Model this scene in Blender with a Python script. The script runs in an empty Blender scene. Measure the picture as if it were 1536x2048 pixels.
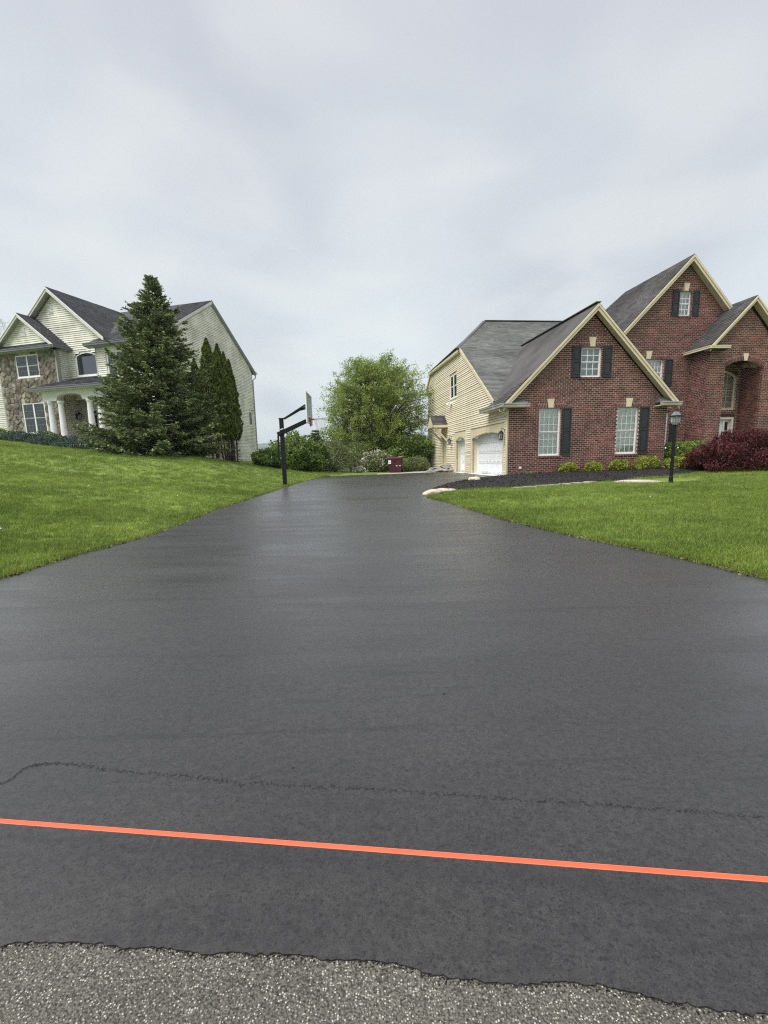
import bpy, bmesh, math, random
import numpy as np
from mathutils import Matrix, Vector

# ------------------------------------------------------------------ camera, sky, sun
S = bpy.context.scene
COL = S.collection
F, CX, CY, H = 990.0, 768.0, 1099.0, 1.5          # focal length and principal point in photo pixels, eye height
_p, _r = math.radians(10.4), math.radians(1.4)
FWD = np.array([0, math.cos(_p), -math.sin(_p)])
_R0 = np.array([1.0, 0, 0]); _U0 = np.cross(_R0, FWD)
RIGHT = _R0*math.cos(_r) - _U0*math.sin(_r)
UP = _U0*math.cos(_r) + _R0*math.sin(_r)
cam = bpy.data.objects.new('camera', bpy.data.cameras.new('camera'))
COL.objects.link(cam)
cam.matrix_world = Matrix(((RIGHT[0], UP[0], -FWD[0], 0), (RIGHT[1], UP[1], -FWD[1], 0),
                           (RIGHT[2], UP[2], -FWD[2], H), (0, 0, 0, 1)))
cam.data.sensor_fit = 'HORIZONTAL'; cam.data.sensor_width = 36
cam.data.lens = 36*F/1536; cam.data.shift_y = (CY-1024)/1536
cam.data.clip_start = 0.05; cam.data.clip_end = 9000
S.camera = cam
S.view_settings.view_transform = 'Standard'; S.view_settings.look = 'None'
S.cycles.use_denoising = False; S.cycles.filter_width = 1.2
S.view_settings.exposure = 1.75; S.view_settings.gamma = 1; S.view_settings.use_curve_mapping = False

def node(nt, t, **kw):
    n = nt.nodes.new(t)
    for k, v in kw.items():
        if k in n.inputs: n.inputs[k].default_value = v
        else: setattr(n, k, v)
    return n
def lk(nt, a, b): nt.links.new(a, b)
def math_(nt, op, a, b=None, c=None):
    n = nt.nodes.new('ShaderNodeMath'); n.operation = op
    for i, x in enumerate((a, b, c)):
        if x is None: continue
        if hasattr(x, 'links'): nt.links.new(x, n.inputs[i])
        else: n.inputs[i].default_value = x
    return n.outputs[0]
def mixc(nt, f, a, b, mode='MIX'):
    n = nt.nodes.new('ShaderNodeMix'); n.data_type = 'RGBA'; n.blend_type = mode
    for i, x in ((0, f), (6, a), (7, b)):
        if hasattr(x, 'links'): nt.links.new(x, n.inputs[i])
        else: n.inputs[i].default_value = x if i == 0 else (tuple(x) + (1,))[:4]
    return n.outputs[2]
def mrange(nt, v, a, b, c, d, smooth=True):
    n = nt.nodes.new('ShaderNodeMapRange'); n.interpolation_type = 'SMOOTHSTEP' if smooth else 'LINEAR'
    nt.links.new(v, n.inputs[0])
    for i, x in enumerate((a, b, c, d)): n.inputs[i+1].default_value = x
    return n.outputs[0]

SUN_EL, SUN_AZ = math.radians(60), math.radians(232)     # behind the viewer, to the left
W = bpy.data.worlds.new('World'); S.world = W; W.use_nodes = True
nt = W.node_tree; nt.nodes.clear()
sky = node(nt, 'ShaderNodeTexSky', sky_type='NISHITA', sun_disc=False, sun_elevation=SUN_EL, sun_rotation=SUN_AZ)
tc = node(nt, 'ShaderNodeTexCoord')
sep = node(nt, 'ShaderNodeSeparateXYZ'); lk(nt, tc.outputs['Generated'], sep.inputs[0])
zc = math_(nt, 'ADD', math_(nt, 'MAXIMUM', sep.outputs[2], 0.0), 0.16)
cmb = node(nt, 'ShaderNodeCombineXYZ')                     # a flat cloud layer seen in perspective
lk(nt, math_(nt, 'DIVIDE', sep.outputs[0], zc), cmb.inputs[0]); lk(nt, math_(nt, 'DIVIDE', sep.outputs[1], zc), cmb.inputs[1])
mp = node(nt, 'ShaderNodeMapping'); mp.inputs['Rotation'].default_value = (0, 0, 0.5); mp.inputs['Scale'].default_value = (1.15, 0.45, 1)
mp.inputs['Location'].default_value = (1.7, 0.4, 0)
lk(nt, cmb.outputs[0], mp.inputs[0])
n1 = node(nt, 'ShaderNodeTexNoise', Scale=1.0, Detail=3.0, Roughness=0.42); lk(nt, mp.outputs[0], n1.inputs['Vector'])
n2 = node(nt, 'ShaderNodeTexNoise', Scale=1.9, Detail=3.0, Roughness=0.4, Distortion=0.4); lk(nt, cmb.outputs[0], n2.inputs['Vector'])
f1 = mrange(nt, n1.outputs[0], .3, .72, 0, 1); f2 = mrange(nt, n2.outputs[0], .36, .70, 0, 1)
base = mixc(nt, mrange(nt, sep.outputs[2], 0.0, 0.75, 0, 1), (5.16, 5.66, 5.71), (3.70, 3.81, 4.25))
c1 = mixc(nt, math_(nt, 'MULTIPLY', f1, .75), base, (3.43, 3.59, 4.07))
c2 = mixc(nt, math_(nt, 'MULTIPLY', f2, .5), c1, (5.45, 5.59, 5.39))
cloud = mixc(nt, mrange(nt, sep.outputs[2], -.02, 0.10, .30, 0), c2, (4.48, 5.62, 5.86))
gnd = mixc(nt, mrange(nt, sep.outputs[2], -.05, 0.0, 0, 1), (1.18, 1.33, 1.11), cloud)
full = mixc(nt, 0.94, sky.outputs[0], gnd)
bg = node(nt, 'ShaderNodeBackground', Strength=0.05); lk(nt, full, bg.inputs[0])
wo = node(nt, 'ShaderNodeOutputWorld'); lk(nt, bg.outputs[0], wo.inputs[0])

sl = bpy.data.lights.new('sun', 'SUN'); sl.energy = 1.5; sl.angle = math.radians(50); sl.color = (1.0, .97, .92)
so = bpy.data.objects.new('sun', sl); COL.objects.link(so)
sd = Vector((math.sin(SUN_AZ)*math.cos(SUN_EL), math.cos(SUN_AZ)*math.cos(SUN_EL), math.sin(SUN_EL)))
so.rotation_euler = sd.to_track_quat('Z', 'Y').to_euler()

# ------------------------------------------------------------------ helpers
rng = np.random.default_rng(7); random.seed(7)
def ray(x, y): return FWD + RIGHT*(x-CX)/F - UP*(y-CY)/F
def at(x, y, Y):
    d = ray(x, y); return np.array([0, 0, H]) + d*(Y/d[1])

MATS = {}
def mat(name, col, rough=.8, var=.12, vs=3.0, isl=0.0, bump=0.0, bs=60.0, spec=.4, col2=None, objr=0.0, metal=0.0, fine=0.0, fs=90.0, hue=0.0, trans=0.0):
    if name in MATS: return MATS[name]
    m = bpy.data.materials.new(name); m.use_nodes = True; nt = m.node_tree; nt.nodes.clear()
    g = node(nt, 'ShaderNodeNewGeometry')
    nz = node(nt, 'ShaderNodeTexNoise', Scale=vs, Detail=5.0, Roughness=.6); lk(nt, g.outputs['Position'], nz.inputs['Vector'])
    c2 = col2 or tuple(x*(1-var*2) for x in col)
    c1 = col if col2 else tuple(x*(1+var) for x in col)
    c = mixc(nt, mrange(nt, nz.outputs[0], .3, .7, 0, 1), c2, c1)
    if isl or objr:
        r = g.outputs['Random Per Island']
        if objr:
            oi = node(nt, 'ShaderNodeObjectInfo'); r = math_(nt, 'FRACT', math_(nt, 'ADD', r, oi.outputs['Random']))
        a = isl or objr
        hsv = node(nt, 'ShaderNodeHueSaturation'); lk(nt, c, hsv.inputs['Color'])
        lk(nt, math_(nt, 'MULTIPLY_ADD', r, 2*a, 1-a), hsv.inputs['Value'])
        if hue:
            r2 = math_(nt, 'FRACT', math_(nt, 'MULTIPLY', r, 7.31))
            lk(nt, math_(nt, 'MULTIPLY_ADD', r2, 2*hue, .5-hue), hsv.inputs['Hue'])
        c = hsv.outputs[0]
    if fine:
        nf = node(nt, 'ShaderNodeTexNoise', Scale=fs, Detail=2.0); lk(nt, g.outputs['Position'], nf.inputs['Vector'])
        c = mixc(nt, 1.0, c, mixc(nt, mrange(nt, nf.outputs[0], .3, .7, 0, 1), (1-fine,)*3, (1+fine,)*3), 'MULTIPLY')
    b = node(nt, 'ShaderNodeBsdfPrincipled', Roughness=rough, Metallic=metal); b.inputs['Specular IOR Level'].default_value = spec
    lk(nt, c, b.inputs['Base Color'])
    if bump:
        nb = node(nt, 'ShaderNodeTexNoise', Scale=bs, Detail=3.0); lk(nt, g.outputs['Position'], nb.inputs['Vector'])
        bp = node(nt, 'ShaderNodeBump', Strength=bump, Distance=.01); lk(nt, nb.outputs[0], bp.inputs['Height']); lk(nt, bp.outputs[0], b.inputs['Normal'])
    out = node(nt, 'ShaderNodeOutputMaterial')
    if trans:
        tr = node(nt, 'ShaderNodeBsdfTranslucent'); lk(nt, c, tr.inputs[0])
        ms = node(nt, 'ShaderNodeMixShader'); ms.inputs[0].default_value = trans
        lk(nt, b.outputs[0], ms.inputs[1]); lk(nt, tr.outputs[0], ms.inputs[2]); lk(nt, ms.outputs[0], out.inputs[0])
    else: lk(nt, b.outputs[0], out.inputs[0])
    MATS[name] = m; return m

class MB:
    def __init__(s): s.v = []; s.f = []
    def add(s, vs, fs):
        n = len(s.v); s.v += [tuple(map(float, p)) for p in vs]; s.f += [tuple(i+n for i in f) for f in fs]
    def box(s, x0, x1, y0, y1, z0, z1, fn=None):
        p = [(x, y, z) for z in (z0, z1) for y in (y0, y1) for x in (x0, x1)]
        if fn: p = [fn(*q) for q in p]
        s.add(p, [(0, 2, 3, 1), (4, 5, 7, 6), (0, 1, 5, 4), (2, 6, 7, 3), (0, 4, 6, 2), (1, 3, 7, 5)])
    def prism(s, poly, d0, d1, fn):
        n = len(poly)
        d0f = d0 if callable(d0) else (lambda a, z: d0); d1f = d1 if callable(d1) else (lambda a, z: d1)
        s.add([fn(a, z, d0f(a, z)) for a, z in poly] + [fn(a, z, d1f(a, z)) for a, z in poly],
              [tuple(range(n))[::-1], tuple(range(n, 2*n))] + [(i, (i+1) % n, n+(i+1) % n, n+i) for i in range(n)])
    def slab(s, poly, th):                       # 3d polygon thickened downwards
        n = len(poly)
        s.add(list(poly) + [(x, y, z-th) for x, y, z in poly],
              [tuple(range(n)), tuple(range(n, 2*n))[::-1]] + [(i, (i+1) % n, n+(i+1) % n, n+i) for i in range(n)])
    def bar(s, a, b, w, h, up=(0, 0, 1)):        # rectangular bar from a to b
        a = Vector(a); b = Vector(b); d = (b-a).normalized(); x = d.cross(Vector(up))
        if x.length < 1e-4: x = d.cross(Vector((1, 0, 0)))
        x.normalize(); y = x.cross(d)
        p = [q + x*i*w/2 + y*j*h/2 for q in (a, b) for i, j in ((-1, -1), (1, -1), (1, 1), (-1, 1))]
        s.add(p, [(0, 1, 2, 3), (7, 6, 5, 4)] + [(i, i+4, (i+1) % 4+4, (i+1) % 4) for i in range(4)])
    def tube(s, pts, rads, n=6, cap=True):
        P = [Vector(p) for p in pts]; base = len(s.v); x = None
        for i, p in enumerate(P):
            d = (P[min(i+1, len(P)-1)]-P[max(i-1, 0)]).normalized()
            if x is None:
                x = d.cross(Vector((.3, .9, .1)));
                if x.length < .05: x = d.cross(Vector((1, 0, 0)))
            x = (x - d*x.dot(d)).normalized(); y = d.cross(x); r = rads[i] if hasattr(rads, '__len__') else rads
            for k in range(n):
                t = 2*math.pi*k/n; s.v.append(tuple(p + x*math.cos(t)*r + y*math.sin(t)*r))
        for i in range(len(P)-1):
            for k in range(n):
                a = base+i*n+k; b = base+i*n+(k+1) % n; s.f.append((a, b, b+n, a+n))
        if cap: s.f.append(tuple(range(base, base+n))[::-1]); s.f.append(tuple(range(base+(len(P)-1)*n, base+len(P)*n)))
    def lathe(s, c, prof, n=16):
        base = len(s.v)
        for r, z in prof:
            for k in range(n):
                t = 2*math.pi*k/n; s.v.append((c[0]+r*math.cos(t), c[1]+r*math.sin(t), c[2]+z))
        for i in range(len(prof)-1):
            for k in range(n):
                a = base+i*n+k; b = base+i*n+(k+1) % n; s.f.append((a, b, b+n, a+n))
        s.f.append(tuple(range(base, base+n))[::-1]); s.f.append(tuple(range(base+(len(prof)-1)*n, base+len(prof)*n)))
    def mesh(s, name, m, smooth=False, fix=True):
        me = bpy.data.meshes.new(name); me.from_pydata(s.v, [], s.f)
        if m: me.materials.append(m)
        if fix and len(s.f) < 4000:
            bm = bmesh.new(); bm.from_mesh(me); bmesh.ops.recalc_face_normals(bm, faces=bm.faces); bm.to_mesh(me); bm.free()
        if smooth: me.polygons.foreach_set('use_smooth', [True]*len(me.polygons))
        me.update(); return me
    def build(s, name, m, parent=None, smooth=False, loc=None, **kw):
        if not s.v: return None
        return link(name, s.mesh(name, m, smooth), parent, loc, **kw)

def link(name, me, parent=None, loc=None, kind=None, label=None, cat=None, group=None):
    o = bpy.data.objects.new(name, me); COL.objects.link(o); o.parent = parent
    if loc is not None: o.location = tuple(map(float, loc))
    if kind: o['kind'] = kind
    if label: o['label'] = label
    if cat: o['category'] = cat
    if group: o['group'] = group
    return o
def thing(name, label, cat, loc=(0, 0, 0), rz=0, group=None):
    o = link(name, None, None, loc, label=label, cat=cat, group=group); o.rotation_euler = (0, 0, rz); o.empty_display_size = .2
    return o
def quads(name, P, A, B, m, parent=None, **kw):
    """many small diamond shaped leaves: centre P, half length A, half width B"""
    N = len(P); V = np.stack([P-A, P+B, P+A, P-B], 1).reshape(-1, 3).astype(np.float32)
    me = bpy.data.meshes.new(name); me.vertices.add(4*N); me.vertices.foreach_set('co', V.ravel())
    me.loops.add(4*N); me.loops.foreach_set('vertex_index', np.arange(4*N, dtype=np.int32))
    me.polygons.add(N); me.polygons.foreach_set('loop_start', np.arange(0, 4*N, 4, dtype=np.int32))
    me.polygons.foreach_set('loop_total', np.full(N, 4, dtype=np.int32))
    me.materials.append(m); me.update(calc_edges=True)
    return link(name, me, parent, **kw)
def unit(a): return a/np.maximum(np.linalg.norm(a, axis=-1, keepdims=True), 1e-9)
def rdir(n): return unit(rng.normal(size=(n, 3)))
def perp(a): return unit(np.cross(a, rdir(len(a))))

def clip(poly, outer):
    """Sutherland-Hodgman, outer convex and counter clockwise"""
    out = poly
    for i in range(len(outer)):
        (x0, y0), (x1, y1) = outer[i], outer[(i+1) % len(outer)]
        inp, out = out, []
        if not inp: return []
        side = lambda p: (x1-x0)*(p[1]-y0)-(y1-y0)*(p[0]-x0)
        for j in range(len(inp)):
            a, b = inp[j], inp[(j+1) % len(inp)]; sa, sb = side(a), side(b)
            if sa >= -1e-9: out.append(a)
            if (sa > 1e-9 and sb < -1e-9) or (sa < -1e-9 and sb > 1e-9):
                t = sa/(sa-sb); out.append((a[0]+(b[0]-a[0])*t, a[1]+(b[1]-a[1])*t))
    return out
def area(p): return abs(sum(p[i][0]*p[(i+1) % len(p)][1]-p[(i+1) % len(p)][0]*p[i][1] for i in range(len(p))))/2
def ccw(p):
    s = sum(p[i][0]*p[(i+1) % len(p)][1]-p[(i+1) % len(p)][0]*p[i][1] for i in range(len(p))); return p if s > 0 else p[::-1]
def hole_span(h, z0, z1):
    """part of the row z0..z1 a hole takes: (a0,a1,b0,b1) is a box, (a0,a1,b0,b1,rise) has an arched head above b1"""
    a0, a1, b0, b1 = h[:4]
    if z1 <= b0+.004: return None
    if z0 < b1-.004: return (a0, a1)
    if len(h) > 4 and h[4] > 0:
        zz = (z0+z1)/2-b1
        if zz < h[4]:
            w = (a1-a0)/2; R = (w*w+h[4]**2)/(2*h[4]); hw = math.sqrt(max(R*R-(R-h[4]+zz)**2, 0)); c = (a0+a1)/2
            return (c-hw, c+hw)
    return None
def subtract(iv, holes):
    out = [iv]
    for h in holes:
        nx = []
        for a, b in out:
            if h[1] <= a or h[0] >= b: nx.append((a, b)); continue
            if h[0] > a: nx.append((a, h[0]))
            if h[1] < b: nx.append((h[1], b))
        out = nx
    return out
def FRONT(c): return lambda a, z, d: (a, c-d, z)
def LEFT(c): return lambda a, z, d: (c-d, a, z)
def RIGHTW(c): return lambda a, z, d: (c+d, a, z)

def backing(name, fn, outer, holes, m, parent, d0=-.12, d1=0.0):
    outer = ccw(outer); mb = MB()
    A = sorted({p[0] for p in outer} | {x for h in holes for x in h[:2]}); B = sorted({p[1] for p in outer} | {x for h in holes for x in h[2:4]})
    for i in range(len(A)-1):
        for j in range(len(B)-1):
            ca, cb = (A[i]+A[i+1])/2, (B[j]+B[j+1])/2
            if any(h[0] < ca < h[1] and h[2] < cb < h[3] for h in holes): continue
            q = clip([(A[i], B[j]), (A[i+1], B[j]), (A[i+1], B[j+1]), (A[i], B[j+1])], outer)
            if len(q) > 2 and area(q) > 1e-5: mb.prism(q, d0, d1, fn)
    return mb.build(name, m, parent)

def bricks(fn, outer, holes, parent, m, single=0, course=.0765, length=.2, joint=.020, out=.010, z0=0.0, amin=None, rot=None):
    """running bond of real bricks; the first `single` whole ones are objects, the rest one joined part"""
    outer = ccw(outer); a0 = min(p[0] for p in outer); a1 = max(p[0] for p in outer); zt = max(p[1] for p in outer); zb = min(p[1] for p in outer)
    mb = MB(); n = 0; protos = []
    for k in range(3):
        b = MB(); e = .002*k; b.box(0, length-joint, 0, course-joint, -.02, out+e, fn)
        o0 = np.array(fn(0, 0, 0)); b.v = [tuple(np.array(v)-o0) for v in b.v]; protos.append(b.mesh('brick', m))
    row = int(math.floor((zb-z0)/course)); cnt = 0
    while z0+row*course < zt:
        zz0 = z0+row*course; zz1 = zz0+course-joint; hs = [s for s in (hole_span(h, zz0, zz1) for h in holes) if s]
        a = a0-(length*.5 if row % 2 else 0)
        while a < a1:
            for p, q in subtract((max(a, a0), min(a+length-joint, a1)), hs):
                if q-p < .025: continue
                full = q-p > length-joint-.001
                poly = clip([(p, zz0), (q, zz0), (q, zz1), (p, zz1)], outer)
                if len(poly) < 3 or area(poly) < .12*length*course: continue
                whole = area(poly) > .999*(q-p)*(zz1-zz0)
                if whole and full and cnt < single:
                    link('brick', protos[(row*7+cnt) % 3], parent, fn(p, zz0, 0)); cnt += 1
                else:
                    e = out+random.uniform(-.002, .004)
                    if whole: mb.box(p, q, zz0, zz1, -.02, e, fn)
                    else: mb.prism(poly, -.02, e, fn)
            a += length
        row += 1
    if mb.v: mb.build('brickwork', m, parent, kind='stuff')

def siding(fn, outer, holes, parent, m, exp=.1, proud=.045, z0=0.0, maxlen=5.0):
    outer = ccw(outer); a0 = min(p[0] for p in outer); a1 = max(p[0] for p in outer); zt = max(p[1] for p in outer); zb = min(p[1] for p in outer)
    z = z0 + math.floor((zb-z0)/exp)*exp
    while z < zt:
        hs = [s for s in (hole_span(h, z, z+exp) for h in holes) if s]
        for p, q in subtract((a0, a1), hs):
            poly = clip([(p, z), (q, z), (q, z+exp*.87), (p, z+exp*.87)], outer)
            if len(poly) < 3 or area(poly) < .004: continue
            mb = MB(); z_ = z; pr = proud*random.uniform(.85, 1.15)
            mb.prism(poly, 0.0, lambda a, zz: .012+pr*(1-.6*(zz-z_)/exp), fn); mb.build('siding_board', m, parent)
        z += exp

def shingles(name, poly, m, parent, exp=.14, tab=.3, thick=.012, start=None):
    """poly: 3d roof plane, its first edge the eave; laid with overlapping tabs"""
    P = [np.array(p, float) for p in poly]; e = P[1]-P[0]; L = np.linalg.norm(e); ex = e/L
    nrm = np.cross(ex, P[2]-P[0]);
    if nrm[2] < 0: nrm = -nrm
    nrm = nrm/np.linalg.norm(nrm); ey = np.cross(nrm, ex)
    if ey[2] < 0: ey = -ey
    q2 = [((p-P[0])@ex, (p-P[0])@ey) for p in P]; q2 = ccw(q2)
    mb = MB(); fn = lambda a, z, d: tuple(P[0]+ex*a+ey*z+nrm*d)
    ya = min(p[1] for p in q2); yb = max(p[1] for p in q2); xa = min(p[0] for p in q2); xb = max(p[0] for p in q2)
    y = ya; r = 0
    while y < yb:
        x = xa - random.uniform(0, tab)
        while x < xb:
            w = tab*random.uniform(.6, 1.2)
            c = clip([(x, y), (x+w, y), (x+w, y+exp), (x, y+exp)], q2)
            if len(c) > 2 and area(c) > .001:
                y_ = y; t = thick*random.uniform(.6, 1.5)
                n = len(c); mb.add([fn(a, z, .001+t*(1-(z-y_)/exp)) for a, z in c]+[fn(a, z, 0) for a, z in c],
                    [tuple(range(n))]+[(i, (i+1) % n, n+(i+1) % n, n+i) for i in range(n) if c[i][1] < y_+.001 and c[(i+1) % n][1] < y_+.001])
            x += w
        y += exp; r += 1
    o = mb.build(name, m, parent, kind='stuff')
    dk = MB(); dk.add([tuple(p-nrm*.004) for p in P]+[tuple(p-nrm*.09) for p in P],
        [tuple(range(len(P))), tuple(range(len(P), 2*len(P)))[::-1]]+[(i, (i+1) % len(P), len(P)+(i+1) % len(P), len(P)+i) for i in range(len(P))])
    dk.build('roof_deck', m, parent)
    return o

# ------------------------------------------------------------------ materials
M_brick = mat('brick_clay', (.135, .044, .033), .85, .2, 1.2, objr=.5, hue=.012, bump=.3, bs=120)
M_brick2 = mat('soldier_brick_clay', (.13, .040, .036), .85, .15, 2.0, objr=.3)
M_mortar = mat('mortar', (.66, .53, .46), .95, .12, 2.5, fine=.12)
M_cream = mat('cream_siding', (.76, .69, .52), .55, .04, .6, isl=.03)
M_creamtrim = mat('cream_trim', (.68, .60, .42), .5, .04, 1.2)
M_stonetrim = mat('cream_keystone', (.70, .62, .44), .8, .05, 6)
M_white = mat('white_paint', (.82, .83, .82), .4, .03, 3)
M_gdoor = mat('white_door', (.82, .84, .85), .45, .03, 2)
M_roofR = mat('grey_shingle', (.078, .074, .074), .95, .22, .45, isl=.28, fine=.25, fs=40, bump=.4)
M_roofG = mat('grey_green_shingle', (.14, .145, .14), .95, .15, .5, isl=.16, fine=.2, fs=40, bump=.4)
M_roofL = mat('charcoal_shingle', (.050, .053, .058), .95, .15, .5, isl=.3, fine=.2, fs=40, bump=.4)
M_gutter = mat('dark_gutter', (.17, .175, .19), .4, .05, 3)
M_gutterR = mat('weathered_gutter', (.40, .38, .33), .45, .12, 2)
M_shut = mat('shutter_black', (.028, .031, .035), .5, .05, 3)
M_black = mat('black_metal', (.008, .010, .012), .45, .1, 5, spec=.25)
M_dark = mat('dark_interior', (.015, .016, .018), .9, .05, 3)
M_blind = mat('white_blind', (.90, .90, .76), .7, .04, 3)
M_curt = mat('grey_curtain', (.38, .41, .43), .8, .1, 3)
M_mgrey = mat('grey_muntin', (.16, .18, .21), .5, .03, 3)
M_sashg = mat('pale_grey_sash', (.42, .45, .48), .5, .03, 3)
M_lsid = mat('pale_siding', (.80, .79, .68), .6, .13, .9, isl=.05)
M_lsidg = mat('shaded_side_siding', (.70, .69, .61), .6, .12, .9, isl=.05)  # darker copy of the pale siding, with shade put into its colour
M_ltrim = mat('pale_trim', (.70, .71, .67), .5, .04, 2)
M_taupe = mat('taupe_trim', (.36, .37, .33), .6, .06, 2)
M_lmort = mat('stone_mortar', (.40, .38, .33), .95, .15, 4)
M_stone = mat('field_stone', (.215, .19, .15), .9, .3, 5, objr=.5, hue=.03, bump=.6, bs=25)
M_pad = mat('pale_concrete', (.52, .47, .42), .9, .1, 2, fine=.1)
M_bark = mat('bark', (.10, .075, .055), .95, .25, 8, bump=.5, bs=30)
M_barkg = mat('grey_bark', (.16, .14, .12), .95, .25, 8)
def glassmat(name, col=(.02, .025, .03), tr=.0, rough=.03):
    m = bpy.data.materials.new(name); m.use_nodes = True; nt = m.node_tree; nt.nodes.clear()
    g = node(nt, 'ShaderNodeBsdfGlossy', Roughness=rough); g.inputs[0].default_value = (.9, .93, .95, 1)
    t = node(nt, 'ShaderNodeBsdfTransparent'); t.inputs[0].default_value = (.93, .96, .95, 1)
    fr = node(nt, 'ShaderNodeFresnel', IOR=1.5); ms = node(nt, 'ShaderNodeMixShader')
    lk(nt, math_(nt, 'MULTIPLY_ADD', fr.outputs[0], 1.3, .03), ms.inputs[0]); lk(nt, t.outputs[0], ms.inputs[1]); lk(nt, g.outputs[0], ms.inputs[2])
    o = node(nt, 'ShaderNodeOutputMaterial'); lk(nt, ms.outputs[0], o.inputs[0]); return m
M_glass = glassmat('window_glass')
M_lampglass = mat('lamp_glass', (.55, .60, .62), .12, .05, 20, spec=.8)
M_lampglass.node_tree.nodes['Principled BSDF'].inputs['Transmission Weight'].default_value = .7
M_mirror = mat('reflective_glass', (.05, .06, .08), .04, .02, 1, spec=1.0)
M_mirror.node_tree.nodes['Principled BSDF'].inputs['Metallic'].default_value = 0.55
M_mirror.node_tree.nodes['Principled BSDF'].inputs['Coat Weight'].default_value = 1.0

# ------------------------------------------------------------------ windows, shutters, heads
def window(fn, a0, a1, z0, z1, parent, cols=4, rows=3, double=1, back=M_blind, blinds=True, recess=.09, rise=0.0, fm=M_white, sill=True, fw=.05, sashes=2, glass=M_glass, mun=.014, name='window', mm_=None):
    mm_ = mm_ or fm
    w = MB(); d0, d1 = -recess-.05, -recess+.01; c = (a0+a1)/2
    def top(a):
        if rise <= 0: return z1
        hw = (a1-a0)/2; R = (hw*hw+rise*rise)/(2*rise); return z1+math.sqrt(max(R*R-(a-c)**2, 0))-(R-rise)
    w.box(a0, a0+fw, z0, z1, d0, d1, fn); w.box(a1-fw, a1, z0, z1, d0, d1, fn); w.box(a0+fw, a1-fw, z0, z0+fw*1.3, d0, d1, fn)
    N = 10 if rise else 1
    for i in range(N):
        p = a0+(a1-a0)*i/N; q = a0+(a1-a0)*(i+1)/N
        if rise: w.prism([(p, top(p)-fw if 0 < i else z1-fw), (q, top(q)-fw if i < N-1 else z1-fw), (q, top(q)), (p, top(p))], d0, d1, fn)
        else: w.box(a0+fw, a1-fw, z1-fw, z1, d0, d1, fn)
    for k in range(1, double):
        m_ = a0+(a1-a0)*k/double; w.box(m_-.04, m_+.04, z0+fw, z1-fw, d0, d1, fn)
    wo_ = w.build(name, fm, parent)
    if sill:
        s = MB(); s.box(a0-.01, a1+.01, z0-.035, z0+.002, d0, d1+.03, fn); s.build('sill', fm, wo_)
    for k in range(double):
        p = a0+fw if k == 0 else a0+(a1-a0)*k/double+.04; q = a1-fw if k == double-1 else a0+(a1-a0)*(k+1)/double-.04
        zb, zt = z0+fw*1.3, z1-fw+rise*.0
        H_ = (zt-zb)/sashes
        for s_ in range(sashes):
            y0 = zb+s_*H_; y1 = y0+H_; dd = -recess-.012-(0 if s_ == 0 else -.014)
            if sashes > 1:
                r = MB(); r.box(p, q, (y0 if s_ else y1-.03), (y0+.03 if s_ else y1), dd-.02, dd+.016, fn); r.box(p, p+.022, y0, y1, dd-.02, dd+.012, fn); r.box(q-.022, q, y0, y1, dd-.02, dd+.012, fn)
                r.build('sash_rail', fm if mm_ is not M_mgrey else M_sashg, wo_)
            if cols*rows > 0:
                mm = MB()
                for i in range(1, cols): x = p+(q-p)*i/cols; mm.box(x-mun/2, x+mun/2, y0+.01, y1-.01+(rise if rise and s_ == sashes-1 else 0)*.8, dd-.012, dd+.004, fn)
                for j in range(1, rows): y = y0+(y1-y0)*j/rows; mm.box(p, q, y-mun/2, y+mun/2, dd-.011, dd+.005, fn)
                if mm.v: mm.build('muntin', mm_, wo_)
            for i in range(max(cols, 1)):
                for j in range(max(rows, 1)):
                    x0, x1 = p+(q-p)*i/max(cols, 1), p+(q-p)*(i+1)/max(cols, 1); b0, b1 = y0+(y1-y0)*j/max(rows, 1), y0+(y1-y0)*(j+1)/max(rows, 1)
                    g = MB()
                    if rise and s_ == sashes-1 and j == max(rows, 1)-1:
                        K = 6; g.prism([(x0, b0), (x1, b0)]+[(x1+(x0-x1)*t/K, max(top(x1+(x0-x1)*t/K)-fw*.7, b0+.01)) for t in range(K+1)], dd-.008, dd-.004, fn)
                    else: g.box(x0, x1, b0, b1, dd-.008, dd-.004, fn)
                    g.build('pane', glass, wo_)
    b = MB()
    if blinds:
        z = z0+.02
        while z < z1-.03: b.prism([(a0+.03, z), (a1-.03, z), (a1-.03, z+.045), (a0+.03, z+.045)], lambda a, zz: -recess-.055-(zz-z)*.2, lambda a, zz: -recess-.051-(zz-z)*.2, fn); z += .048
        b.build('blind', back, wo_, kind='stuff'); b = MB()
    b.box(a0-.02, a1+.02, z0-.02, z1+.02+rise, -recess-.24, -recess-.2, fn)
    b.build('window_backing', back if not blinds else M_curt, wo_)  # grey curtain; where dark_interior is used, room darkness is put into the colour
    r = MB(); r.box(a0-.015, a0, z0, z1, -recess-.2, -.002, fn); r.box(a1, a1+.015, z0, z1, -recess-.2, -.002, fn); r.box(a0, a1, z0-.015, z0, -recess-.2, -.002, fn)
    if not rise: r.box(a0, a1, z1, z1+.015, -recess-.2, -.002, fn)
    r.build('jamb', fm if recess < .05 else M_mortar, wo_)
    return wo_
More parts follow.
